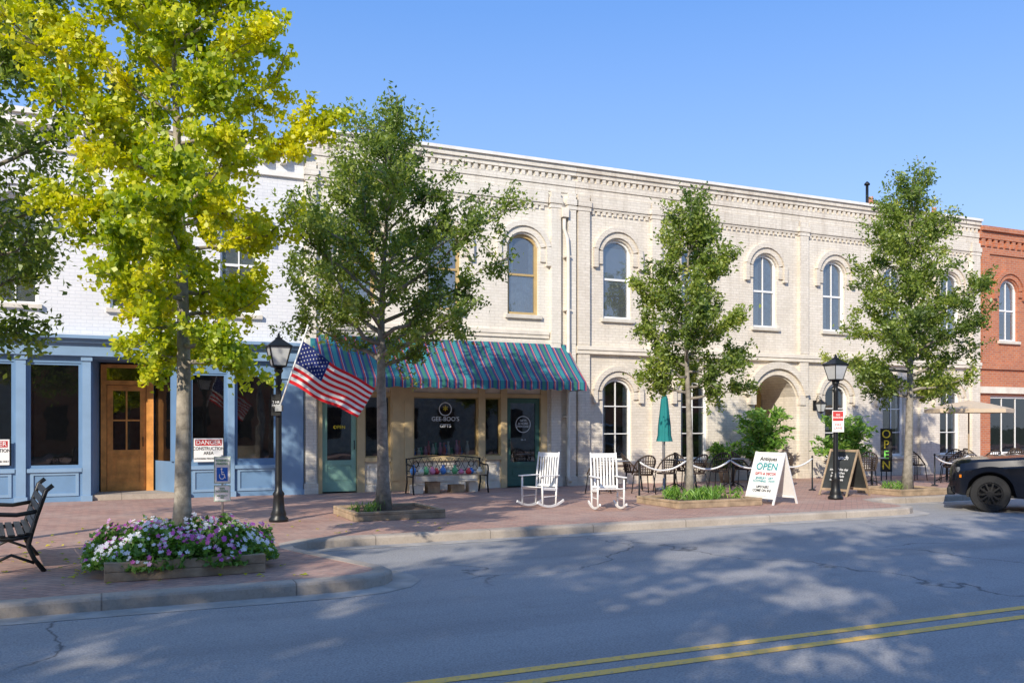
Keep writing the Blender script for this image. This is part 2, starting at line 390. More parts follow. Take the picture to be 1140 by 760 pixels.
def outline(cx,w,z0,zs,rise,ins=0,n=12):
    a=cx-w/2+ins;b=cx+w/2-ins; pts=[(a,z0+ins),(b,z0+ins)]
    for i in range(n+1):
        x=b-(b-a)*i/n; pts.append((x,arcz(x,cx,w,zs,rise)-ins*1.0 if rise>0 else zs-ins))
    return pts
def window_unit(bld,cx,w,z0,zs,rise,y,fmat,gmat,cols=2,rows=2,sill=True,hood=False,hoodmat=None,curtain=None,fw=.055,hy=None,drop=.25,label=None):
    org=(cx,y,z0); p=y+.13
    g=MB(); ol=outline(cx,w,z0,zs,rise,.01); g.add([(x,p,z) for x,z in ol],[tuple(range(len(ol)))])
    win=g.make('window',gmat,bld,org)
    if label: win['label']=label
    g=MB(); A=outline(cx,w,z0,zs,rise,.0);B=outline(cx,w,z0,zs,rise,fw); n=len(A)
    y0=p-.05;y1=p+.02
    vs=[(x,y0,z) for x,z in A]+[(x,y0,z) for x,z in B]+[(x,y1,z) for x,z in B]
    fs=[]
    for i in range(n):
        j=(i+1)%n; fs+= [(i,j,n+j,n+i),(n+i,n+j,2*n+j,2*n+i)]
    g.add(vs,fs)
    top=zs+rise
    for c in range(1,cols):
        x=cx-w/2+w*c/cols; g.box(x-.013,x+.013,p-.028,p+.02,z0+fw-.005,arcz(x,cx,w,zs,rise)-fw*.7)
    for r in range(1,rows):
        z=z0+(top-z0)*r/rows; hh=.028 if (rows%2==0 and r==rows//2) else .013
        g.box(cx-w/2+fw*.8,cx+w/2-fw*.8,p-.036,p+.022,z-hh,z+hh)
    g.make('frame',fmat,win,org)
    if sill:
        g=MB(); g.box(cx-w/2-.08,cx+w/2+.08,y-.09,y+.12,z0-.10,z0-.002); g.make('sill',M['concrete_sm'],win,org,bevel=.01)
    if hood:
        R=(w*w/4+rise*rise)/(2*rise); zc=zs+rise-R; a=math.asin(min(1,(w/2)/R)); 
        g=MB(); hm=hoodmat
        h0=y-.06
        g.ring(cx,zc,R+.05,R+.20,math.pi/2+a*1.0,math.pi/2-a*1.0,h0,y+.01)
        g.ring(cx,zc,R+.203,R+.33,math.pi/2+a*1.02,math.pi/2-a*1.02,y-.115,y+.01)
        for sgn in (-1,1):
            xa=cx+sgn*(w/2+.04); xb=cx+sgn*(w/2+.20); 
            g.box(min(xa,xb),max(xa,xb),h0+.003,y+.01,zs-drop,zs-.005)
            xc=cx+sgn*(w/2+.203); xd=cx+sgn*(w/2+.33)
            g.box(min(xc,xd),max(xc,xd),y-.11,y+.01,zs-drop-.1,zs+.04)
        g.make('arch_moulding',hm,win,org)
    if curtain:
        for (xa,xb,mt) in curtain:
            g=MB(); nseg=40
            vs=[];X0=cx-w/2+xa*w;X1=cx-w/2+xb*w
            zlo=z0+.03; zhi=zs+rise*.4
            if mt=='b': zlo=z0+(top-z0)*.45
            if mt=='h': zhi=z0+(top-z0)*.5
            for i in range(nseg+1):
                x=X0+(X1-X0)*i/nseg; yy=p+.045+(.014*math.sin(i*1.3) if mt!='b' else 0); zt_=min(zhi,arcz(x,cx,w,zs,rise)-.03); vs+=[(x,yy,zlo),(x,yy,zt_)]
            g.add(vs,[(2*i,2*i+2,2*i+3,2*i+1) for i in range(nseg)],True)
            g.make('blind' if mt=='b' else 'curtain',M['blind'] if mt=='b' else M['curtain'],win,org)
    return win
def door_unit(bld,x0,x1,z0,z1,y,mat,gmat,panel=.75,cols=1,rows=1,handle=1,name='door',st=.12,label=None):
    org=(x0,y,z0); g=MB()
    g.box(x0,x0+st,y,y+.05,z0,z1); g.box(x1-st,x1,y,y+.05,z0,z1)
    g.box(x0+st,x1-st,y+.001,y+.049,z1-st,z1); g.box(x0+st,x1-st,y+.001,y+.049,z0,z0+.2)
    g.box(x0+st,x1-st,y+.001,y+.049,z0+panel,z0+panel+.12)
    g.box(x0+st,x1-st,y+.02,y+.04,z0+.2,z0+panel); g.box(x0+st+.07,x1-st-.07,y+.008,y+.02,z0+.27,z0+panel-.07)
    gx0,gx1,gz0,gz1=x0+st,x1-st,z0+panel+.12,z1-st
    for c in range(1,cols): x=gx0+(gx1-gx0)*c/cols; g.box(x-.018,x+.018,y+.004,y+.045,gz0,gz1)
    for r in range(1,rows): z=gz0+(gz1-gz0)*r/rows; g.box(gx0,gx1,y+.006,y+.043,z-.018,z+.018)
    d=g.make(name,mat,bld,org); 
    if label: d['label']=label
    g=MB(); g.add([(gx0,y+.025,gz0),(gx1,y+.025,gz0),(gx1,y+.025,gz1),(gx0,y+.025,gz1)],[(0,1,2,3)]); g.make('glass_pane',gmat,d,org)
    hx=x1-st/2 if handle>0 else x0+st/2
    g=MB(); g.tube([(hx,y,z0+1.0),(hx,y-.05,z0+1.0),(hx,y-.05,z0+1.2),(hx,y,z0+1.2)],.01,6); g.make('handle',M['black'],d,org)
    return d
def shell(mb,x0,x1,z1,y,depth=11):
    y1=y+depth
    mb.add([(x0,y,0),(x0,y,z1),(x0,y1,z1),(x0,y1,0)],[(0,1,2,3)])
    mb.add([(x1,y,0),(x1,y1,0),(x1,y1,z1),(x1,y,z1)],[(0,1,2,3)])
    mb.add([(x0,y1,0),(x0,y1,z1),(x1,y1,z1),(x1,y1,0)],[(0,1,2,3)])
    mb.box(x0+.001,x1-.001,y+.3,y+.32,z1-.5,z1)
def roof_part(b,x0,x1,z,y,depth=11):
    g=MB(); g.box(x0+.01,x1-.01,y+.01,y+depth-.01,z-.12,z); g.make('roof',M['roof'],b)
def interior(b,x0,x1,y,groundmat,up='dark',gd=1.6):  # dark sheets behind the panes; the gloom of the rooms is in their colour
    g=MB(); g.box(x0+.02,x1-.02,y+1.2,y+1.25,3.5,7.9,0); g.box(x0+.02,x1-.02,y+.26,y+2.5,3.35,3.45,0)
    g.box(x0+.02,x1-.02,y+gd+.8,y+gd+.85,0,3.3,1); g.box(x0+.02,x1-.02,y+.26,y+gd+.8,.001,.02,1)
    g.make('dark_backing',[M[up],M[groundmat]],b)

# ---------------------------------------------------------------- building 1
b1=thing('shop_building',(-5,FY,0),'two-storey white brick building with blue-grey wooden shopfront','building',local=False)
ops=[(x-.42,x+.42,4.1,6.05,.28) for x in (-7,-4.6,-1.6,.6,2.85)]
g=MB(); facade(g,-14,4.29,3.3,7.95,FY,ops); shell(g,-14,4.29,7.95,FY); g.make('wall',M['white_wall'],b1)
for x in (-7,-4.6,-1.6,.6,2.85):
    window_unit(b1,x,.84,4.1,6.05,.28,FY,M['white'],M['glass_up'],2,2,hood=True,hoodmat=M['white_wall'],curtain=[(.04,.96,'b')])
g=MB()
g.box(-14,4.28,FY-.30,FY+.3,7.95,8.06); g.box(-14,4.28,FY-.22,FY,7.78,7.95); g.box(-14,4.28,FY-.08,FY,7.3,7.42)
x=-13.9
while x<4.1: g.box(x,x+.13,FY-.2,FY,7.58,7.78); x+=.42
g.make('cornice',M['coping'],b1)
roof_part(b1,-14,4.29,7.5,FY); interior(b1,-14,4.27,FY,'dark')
so=[(-8.2,-7.1,.72,2.9,0),(-6.9,-5.8,.72,2.9,0),(-5.6,-4.5,.72,2.9,0),(-3.9,-2.9,.72,2.9,0),(-2.62,-1.62,.72,2.9,0),(-1.36,-.38,.72,2.9,0),(-.16,1.48,0,3.0,0),(1.80,2.56,.80,2.75,0),(2.76,3.66,.80,2.75,0)]
g=MB(); facade(g,-14,4.29,0,3.3,FY-.02,so,.14)
for (xa,ya,xb,yb,fl) in ((-.16,FY+.1,0.0,FY+1.2,0),):
    g.add([(xa,ya,0),(xb,yb,0),(xb,yb,3.0),(xa,ya,3.0)],[(0,1,2,3)])
g.add([(1.48,FY+.1,0),(1.48,FY+.1,.8),(1.06,FY+1.2,.8),(1.06,FY+1.2,0)],[(0,1,2,3)])
g.add([(1.48,FY+.1,2.75),(1.48,FY+.1,3.0),(1.06,FY+1.2,3.0),(1.06,FY+1.2,2.75)],[(0,1,2,3)])
g.beam((1.46,FY+.16,0.8),(1.46,FY+.16,2.75),.12,.12); g.beam((1.09,FY+1.14,0.8),(1.09,FY+1.14,2.75),.12,.12)
g.add([(-.16,FY+.1,3.0),(1.48,FY+.1,3.0),(1.06,FY+1.2,3.0),(0,FY+1.2,3.0)],[(0,1,2,3)])
g.make('shopfront_wall',M['blue'],b1)
for (a,b_) in ((-4.3,-4.05),(-2.86,-2.66),(-1.58,-1.40),(-.35,-.19),(1.52,1.74),(2.59,2.73),(3.72,4.26)):
    g=MB(); g.box(a,b_,FY-.09,FY-.02,0.12,3.02); g.box(a-.03,b_+.03,FY-.12,FY-.02,0,.12); g.box(a-.03,b_+.03,FY-.12,FY-.02,2.95,3.045)
    g.make('pilaster',M['blue_l'],b1)
for (a,b_) in ((-2.62,-1.62),(-1.36,-.38),(1.80,2.56),(2.76,3.66),(-3.9,-2.9)):
    g=MB()
    for (x0,x1,z0,z1) in ((a+.04,b_-.04,.12,.18),(a+.04,b_-.04,.56,.62),(a+.04,a+.1,.18,.56),(b_-.1,b_-.04,.18,.56)):
        g.box(x0,x1,FY-.045,FY-.02,z0,z1)
    g.box(a-.02,b_+.02,FY-.08,FY-.02,.62,.70)
    g.make('panel_moulding',M['blue_l'],b1)
g=MB(); g.box(-14,4.28,FY-.16,FY,3.05,3.32); g.box(-14,4.28,FY-.26,FY,3.32,3.40); g.box(-14,4.28,FY-.36,FY,3.40,3.47)
g.make('fascia',M['blue_l'],b1)
for (a,b_,z0,z1,_) in so:
    if a==-.16: continue
    window_unit(b1,(a+b_)/2,b_-a,z0,z1,0,FY-.08,M['blue'],M['glass'],1,1,sill=False,fw=.045)
g=MB(); g.add([(1.45,FY+.15,.8),(1.45,FY+.15,2.75),(1.08,FY+1.15,2.75),(1.08,FY+1.15,.8)],[(0,1,2,3)]); g.make('window',M['glass'],b1)
g=MB(); g.box(-.16,1.48,FY-.02,FY+1.25,0.003,.12); g.make('doorstep',M['kerb'],b1)
y=FY+1.0
g=MB(); g.box(0,.12,y-.04,y+.06,.12,2.95); g.box(.94,1.09,y-.04,y+.06,.12,2.95); g.box(.12,.94,y-.04,y+.06,2.50,2.60); g.box(.12,.94,y-.04,y+.06,2.88,2.96)
g.make('door_frame',M['wood'],b1)
door_unit(b1,.13,.93,.125,2.49,y,M['wood'],M['glass'],.8,2,2,label='varnished wooden door with four glass panes')
g=MB(); g.add([(.12,y,2.6),(.94,y,2.6),(.94,y,2.88),(.12,y,2.88)],[(0,1,2,3)]); g.make('transom_window',M['glass'],b1)

# ---------------------------------------------------------------- building 2
b2=thing('shop_building',(7.8,FY,0),'two-storey cream painted brick shop with striped awning','building',local=False)
X0,X1=4.30,11.44
w2=(5.55,7.75,9.93)
ops=[(x-.44,x+.44,4.45,6.2,.34) for x in w2]+[(4.62,10.62,0,2.88,0)]
g=MB(); facade(g,X0,X1,0,8.2,FY,ops,.2); shell(g,X0,X1,8.2,FY); g.make('wall',M['cream2'],b2)
for x in w2:
    window_unit(b2,x,.88,4.45,6.2,.34,FY,M['tan2'],M['glass_up'],1,2,hood=True,hoodmat=M['cream2'],curtain=[(.04,.96,'h'),(.04,.26,'c'),(.76,.96,'c')] ,drop=.35,fw=.075)
def cornice(b,x0,x1,mat,y=FY,pil=(),panels=()):
    g=MB()
    g.box(x0,x1,y-.09,y+.3,8.19,8.30); g.box(x0,x1,y-.14,y+.3,8.30,8.42)
    x=x0+.05
    while x<x1-.1: g.box(x,x+.10,y-.07,y,8.06,8.19); x+=.19
    g.box(x0,x1,y-.06,y,7.90,8.06); g.box(x0,x1,y-.03,y,7.72,7.90)
    g.make('cornice',mat,b)
    g=MB(); g.box(x0-.005,x1+.005,y-.20,y+.36,8.423,8.50); g.make('coping',M['coping'],b)
    for (a,c) in pil:
        g=MB()
        g.box(a,c,y-.11,y,3.74,7.70); g.box(a-.05,c+.05,y-.14,y,7.40,7.55); g.box(a-.03,c+.03,y-.125,y,7.28,7.37)
        g.box(a,c,y-.10,y,.25,3.74); g.box(a-.04,c+.04,y-.14,y,0,.25)
        g.make('pilaster',mat,b)
    for (a,c) in panels:
        g=MB()
        g.box(a,c,y-.085,y,7.40,7.70); g.box(a,c,y-.05,y,7.33,7.40); x=a+.04
        while x<c-.08: g.box(x,x+.09,y-.04,y,7.24,7.33); x+=.17
        g.make('corbel_course',mat,b)
cornice(b2,X0,X1,M['cream2'],pil=((4.32,4.56),(10.7,10.98),(11.2,11.43)),panels=((4.6,10.62),))
g=MB(); g.box(4.6,10.66,FY-.07,FY,3.95,4.05); g.box(4.6,10.66,FY-.045,FY,3.86,3.95); g.make('belt_course',M['cream_trim'],b2)
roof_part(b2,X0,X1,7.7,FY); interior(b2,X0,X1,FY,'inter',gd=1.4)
y=FY+.06
g=MB()
def fr(a,b_,z0,z1,d=.1): g.box(a,b_,y-d/2,y+.06,z0,z1)
fr(4.62,10.62,2.62,2.88,.18); fr(4.62,10.62,2.30,2.40,.12)
for (a,b_) in ((4.62,4.72),(5.56,5.74),(6.38,6.96),(8.68,8.86),(9.3,9.47),(10.44,10.62)): fr(a,b_,0,2.62,.16)
for (a,b_) in ((5.74,6.38),(6.96,8.68),(8.86,9.3)): fr(a,b_,.72,.82,.2)
for (a,b_) in ((6.42,6.60),(6.72,6.92)): g.box(a,b_,y-.1,y-.08,.25,2.2)
g.make('shopfront_frame',M['tan'],b2)
g=MB()
for (a,b_) in ((4.72,5.56),(5.74,6.38),(6.96,8.68),(8.86,9.3),(9.47,10.44)): fr(a,b_,2.4,2.62,.03)
g.make('transom_panel',M['cream_trim'],b2)
g=MB()
for (a,b_) in ((5.74,6.38),(6.96,8.68),(8.86,9.3)):
    fr(a,b_,0.14,.72,.04); fr(a,b_,0,.14,.1)
    n_=max(1,int((b_-a)/.55))
    for q in range(n_):
        a1=a+(b_-a)*q/n_; b1_=a+(b_-a)*(q+1)/n_
        g.box(a1+.06,b1_-.06,y-.04,y-.02,.2,.25); g.box(a1+.06,b1_-.06,y-.04,y-.02,.61,.66); g.box(a1+.06,a1+.11,y-.04,y-.02,.25,.61); g.box(b1_-.11,b1_-.06,y-.04,y-.02,.25,.61)
g.make('stall_riser',M['cream_trim'],b2)
for (a,b_,c) in ((5.74,6.38,1),(6.96,8.68,1),(8.86,9.3,1)):
    window_unit(b2,(a+b_)/2,b_-a,.82,2.30,0,y-.1,M['tan2'],M['glass_shop'],c,1,sill=False,fw=.035)
d1=door_unit(b2,4.73,5.55,.03,2.29,y,M['green'],M['glass'],.62,1,1,label='sage green wooden door with large glass pane')
text('lettering','OPEN',.11,M['yel_p'],d1,(5.14,y-.01,1.55))
d2=door_unit(b2,9.48,10.43,.03,2.29,y,M['dgreen'],M['glass'],.5,1,1,handle=-1,label='dark green glazed shop door with white lettering')
g=MB(); g.ring(9.955,1.62,.20,.215,0,2*math.pi,y-.012,y-.004,28); g.make('emblem',M['white'],d2,(9.955,y,1.62))
text('lettering','GIFTS\n& HOME\nOPEN DAILY',.075,M['white'],d2,(9.955,y-.01,1.64)); text('lettering','10 - 5',.06,M['white'],d2,(9.955,y-.01,1.22))
g=MB(); g.ring(7.82,2.0,.15,.17,0,2*math.pi,y+.012,y+.02,28); g.make('emblem',M['white'],b2,(7.82,y,1.9))
text('lettering',"GEE-BOO'S",.15,M['white'],b2,(7.82,y+.01,1.75)); text('lettering','GIFTS',.12,M['white'],b2,(7.82,y+.01,1.58)); text('lettering','*',.30,M['yel_p'],b2,(7.82,y+.01,1.96))
g=MB(); aw0,aw1=4.42,11.2; ya=FY-.01; yf=19.92; zt=3.72; zb=2.68
nx=34; ns=5; vs=[]
for i in range(nx+1):
    x=aw0+(aw1-aw0)*i/nx
    for j in range(ns+1):
        t=j/ns; sag=-.035*math.sin(math.pi*t)-(.012*math.sin(i*2.1) if 0<j<ns else 0)
        vs.append((x,ya+(yf-ya)*t,zt+(zb-zt)*t+sag))
    vs.append((x,yf-.005,zb-.2-.02*math.cos(i*math.pi)))
k=ns+2
g.add(vs,[(i*k+j,(i+1)*k+j,(i+1)*k+j+1,i*k+j+1) for i in range(nx) for j in range(ns+1)],False)
for x in (aw0,aw1): g.add([(x,ya,zt),(x,yf,zb),(x,yf,zb-.2),(x,ya,zb-.2)],[(0,1,2,3)])
aw=g.make('awning',M['awning'],b2,(aw0,FY,0)); aw['label']='blue, teal and red striped canvas awning'
g=MB()
for x in (aw0+.03,6.7,9,aw1-.03):
    g.tube([(x,ya,zt-.04),(x,yf+.02,zb-.04)],.014,6); g.tube([(x,ya,zb-.1),(x,yf+.02,zb-.04)],.012,6)
g.tube([(aw0+.03,yf+.02,zb-.03),(aw1-.03,yf+.02,zb-.03)],.014,6); g.make('frame',M['grey'],aw)
g=MB(); g.box(10.99,11.17,FY-.2,FY-.02,7.05,7.3); g.tube([(11.08,FY-.1,7.1),(11.08,FY-.1,6.75),(11.14,FY-.16,6.5),(11.16,FY-.17,6.1),(11.16,FY-.17,.25),(11.16,FY-.3,.12)],.05,8)
for z in (6,4.6,3.2,1.8): g.box(11.08,11.24,FY-.2,FY-.02,z,z+.04)
g.make('drain_pipe',M['cream_trim'],b2)

# ---------------------------------------------------------------- building 3
b3=thing('shop_building',(19.2,FY,0),'long two-storey cream painted brick building with arched windows','building',local=False)
X0,X1=11.45,26.9
w3=(12.76,15.3,17.83,20.5,23.0,25.55)
ops=[(x-.44,x+.44,4.48,6.28,.34) for x in w3]
gw=(12.76,15.3,20.6,23.0,25.55)
ops+=[(x-.46,x+.46,.62,2.5,.36) for x in gw]+[(17.45,19.0,0,2.45,.6)]
g=MB(); facade(g,X0,X1,0,8.2,FY,ops,.2); shell(g,X0,X1,8.2,FY)
g.add([(17.45,FY+.2,0),(17.45,FY+1.6,0),(17.45,FY+1.6,2.45),(17.45,FY+.2,2.45)],[(0,1,2,3)])
g.add([(19.0,FY+.2,0),(19.0,FY+.2,2.45),(19.0,FY+1.6,2.45),(19.0,FY+1.6,0)],[(0,1,2,3)])
for i in range(12):
    xa=17.45+1.55*i/12; xb=17.45+1.55*(i+1)/12; zA=arcz(xa,18.225,1.55,2.45,.6); zB=arcz(xb,18.225,1.55,2.45,.6)
    g.add([(xa,FY+.2,zA),(xa,FY+1.6,zA),(xb,FY+1.6,zB),(xb,FY+.2,zB)],[(0,1,2,3)])
g.make('wall',M['cream'],b3)
cur={0:[(.04,.96,'b')],1:[(.03,.3,'c'),(.7,.97,'c')],2:[(.03,.38,'c'),(.62,.97,'c')],3:[(.03,.33,'c'),(.67,.97,'c')],4:[(.04,.96,'b')],5:[(.03,.97,'h')]}
for i,x in enumerate(w3):
    window_unit(b3,x,.88,4.48,6.28,.34,FY,M['white'],M['glass_up'],2 if i else 1,2,hood=True,hoodmat=M['cream'],curtain=cur[i],drop=.35,fw=.06)
for x in gw:
    window_unit(b3,x,.92,.62,2.5,.36,FY,M['white'],M['glass'],2,3,hood=True,hoodmat=M['cream'],drop=.2,fw=.07,curtain=[(.03,.2,'c'),(.8,.97,'c')])
g=MB(); R=(1.55**2/4+.36)/(1.2); zc=2.45+.6-R; a=math.asin(.775/R)
g.ring(18.225,zc,R+.04,R+.22,math.pi/2+a,math.pi/2-a,FY-.08,FY+.01,18); g.ring(18.225,zc,R+.223,R+.42,math.pi/2+a*1.03,math.pi/2-a*1.03,FY-.17,FY+.01,18)
for s_ in (-1,1):
    xa=18.225+s_*.83; xb=18.225+s_*1.04; g.box(min(xa,xb),max(xa,xb),FY-.14,FY,2.2,2.5)
g.make('arch_moulding',M['cream'],b3)
y=FY+1.55
g=MB(); g.box(17.5,17.7,y-.04,y+.04,0.02,2.5); g.box(18.75,18.95,y-.04,y+.04,0.02,2.5); g.box(17.46,18.99,y-.05,y+.05,2.5,3.0); g.make('door_frame',M['tan2'],b3)
door_unit(b3,17.71,18.74,.02,2.49,y,M['wood'],M['glass'],.8,2,3)
cornice(b3,X0,X1,M['cream'],pil=((11.5,11.85),(13.82,14.15),(19.08,19.4),(24.1,24.42),(26.5,26.88)),panels=((11.9,13.78),(14.2,19.03),(19.45,24.05),(24.47,26.45)))
g=MB(); g.box(X0,X1,FY-.16,FY,3.60,3.70); g.box(X0,X1,FY-.13,FY,3.50,3.60); g.make('belt_course',M['cream_trim'],b3)
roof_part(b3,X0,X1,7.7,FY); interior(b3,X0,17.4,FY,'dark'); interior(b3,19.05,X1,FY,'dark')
g=MB(); g.box(17.35,19.1,FY+1.9,FY+1.95,0,3.4); g.box(17.4,19.05,FY+1.2,FY+1.25,3.5,7.9); g.make('dark_backing',M['dark'],b3)
def lantern(mb_b,mb_g,c,w,h,m=0):
    x,y_,z=c; r=w*.72
    mb_g.lathe([(r*.55,0),(r*.92,h*.62)],c,4,smooth=False,rot=math.pi/4)
    for k in range(4):
        a=math.pi/4+k*math.pi/2
        mb_b.beam((x+r*.57*math.cos(a),y_+r*.57*math.sin(a),z),(x+r*.95*math.cos(a),y_+r*.95*math.sin(a),z+h*.63),.018,.018)
    mb_b.lathe([(r*.2,-h*.14),(r*.35,-h*.06),(r*.62,-.01),(r*.62,.012)],c,4,smooth=False,rot=math.pi/4)
    mb_b.lathe([(r*1.05,h*.62),(r*1.08,h*.66),(r*.6,h*.80),(r*.28,h*.90),(r*.28,h*.94),(r*.14,h*.96),(r*.05,h*1.1)],c,4,smooth=False,rot=math.pi/4)
gb=MB();gg=MB(); lantern(gb,gg,(19.72,FY-.28,2.0),.22,.38); gb.tube([(19.72,FY,2.2),(19.72,FY-.15,2.5),(19.72,FY-.28,2.42)],.012,6); gb.box(19.66,19.78,FY-.03,FY,2.05,2.35)
wl=gb.make('wall_lantern',M['black'],b3,(19.72,FY,2.1)); gg.make('lamp_glass',M['lampglass'],wl)

ch=thing('chimney',(25.5,24.3,7.6),'red brick chimney stack on the flat roof','chimney',group='brick chimneys on the roofs')
g=MB(); g.box(-.35,.35,-.3,.3,0,2.0); g.box(-.42,.42,-.37,.37,1.8,1.92); g.make('stack',M['red'],ch); 
g=MB(); g.lathe([(.10,2.0),(.08,2.3)],(0,0,0),10); g.make('chimney_pot',M['red'],ch)
dup(ch,(28.6,24.2,7.5),0)
an=thing('vent_pipe',(25.0,24.0,7.7),'thin dark metal vent pipe on the flat roof','pipe')
g=MB(); g.tube([(0,0,0),(0,0,2.5)],.05,8); g.lathe([(.1,2.5),(.1,2.55),(.02,2.63)],n=10); g.make('pipe',M['black'],an)

# ---------------------------------------------------------------- building 4
b4=thing('shop_building',(33,FY,0),'two-storey red brick building with arched windows','building',local=False)
X0,X1=26.91,44
w4=[28.4,30.9,33.4,35.9,38.4,40.9]
ops=[(x-.46,x+.46,4.48,6.2,.38) for x in w4]+[(27.5,29.6,.6,2.6,0),(30.2,31.3,0,2.6,0),(31.8,34,.6,2.6,0)]
g=MB(); facade(g,X0,X1,0,8.15,FY,ops,.2); shell(g,X0,X1,8.15,FY); g.make('wall',M['red'],b4)
for x in w4: window_unit(b4,x,.92,4.48,6.2,.38,FY,M['white'],M['glass_up'],2,2,hood=True,hoodmat=M['red'],drop=.2,fw=.06,curtain=[(.04,.96,'b')])
for (a,c,z0,z1,r) in ops[-3:]:
    if z0>0: window_unit(b4,(a+c)/2,c-a,z0,z1,0,FY,M['white'],M['glass'],3,1,sill=True,fw=.08)
    else: door_unit(b4,a,c,.02,z1,FY+.1,M['white'],M['glass'],.7,1,1)
g=MB(); g.box(X0,X1,FY-.2,FY+.3,8.15,8.3); g.box(X0,X1,FY-.1,FY,7.9,8.14); x=X0+.1
while x<X1-.2: g.box(x,x+.15,FY-.08,FY,7.65,7.9); x+=.3
g.box(X0,X1,FY-.06,FY,7.4,7.6); g.box(X0,X1,FY-.08,FY,3.5,3.7)
g.box(27.0,27.35,FY-.09,FY,3.7,7.4); g.make('cornice',M['red'],b4)
g=MB(); g.box(X0,X1,FY-.1,FY-.0,2.68,2.9); g.make('fascia',M['cream_trim'],b4)
roof_part(b4,X0,X1,7.6,FY); interior(b4,X0,X1,FY,'dark')
for i,(a,c,h,mt) in enumerate(((-42,-22,7.5,'red'),(-21.9,-4,8.2,'cream'),(-3.9,12,7.2,'red'),(12.1,32,8.0,'cream2'),(32.1,55,7.4,'red'))):  # out-of-view blocks, added so the shop glass reflects something dark
    bb=thing('shop_building',((a+c)/2,-15.5,0),'unseen two-storey brick shop added to darken window reflections','building',local=False)
    g=MB(); g.box(a,c,-26,-15.5,-.13,h); g.box(a,c,-15.5,-15.3,h-.4,h+.1); g.make('wall',M[mt],bb)
    x=a+1.6
    while x<c-1:
        for (z0,z1) in ((.7,2.7),(4.2,6.2)):
            g=MB(); g.box(x-.5,x+.5,-15.5,-15.47,z0,z1); g.make('window',M['black'],bb)
        x+=2.6

# ---------------------------------------------------------------- foliage
def leaves(name,P,size,aspect,mat,parent,seed=0,upb=.3,tone=None,stuff=False,droop=None):
    rng=np.random.RandomState(seed); n=len(P)
    nr=rng.randn(n,3); nr[:,2]+=upb; nr/=np.linalg.norm(nr,axis=1)[:,None]
    rv=rng.randn(n,3)
    if droop is not None: rv=droop+rng.randn(n,3)*.25; t1=rv/np.linalg.norm(rv,axis=1)[:,None]; nr=np.cross(t1,rng.randn(n,3)); nr/=np.linalg.norm(nr,axis=1)[:,None]
    else: t1=np.cross(nr,rv); t1/=np.linalg.norm(t1,axis=1)[:,None]
    t2=np.cross(nr,t1)
    L=(size*(.65+.7*rng.rand(n)))[:,None]; W=L*aspect
    V=np.empty((n,4,3)); V[:,0]=P-t1*L/2; V[:,1]=P+t2*W/2+nr*W*.18; V[:,2]=P+t1*L/2; V[:,3]=P-t2*W/2+nr*W*.18
    me=bpy.data.meshes.new(name); me.vertices.add(4*n); me.vertices.foreach_set('co',V.reshape(-1).astype(np.float32))
    me.loops.add(4*n); me.polygons.add(n)
    me.loops.foreach_set('vertex_index',np.arange(4*n,dtype=np.int32)); me.polygons.foreach_set('loop_start',np.arange(0,4*n,4,dtype=np.int32))
    me.update(calc_edges=True); me.materials.append(mat)
    if tone is None: tone=np.clip(rng.rand(n)*.9,0,1)
    at=me.attributes.new('tone','FLOAT','FACE'); at.data.foreach_set('value',tone.astype(np.float32))
    ob=bpy.data.objects.new(name,me); COL.objects.link(ob)
    if parent: ob.parent=parent
    if stuff: ob['kind']='stuff'
    return ob
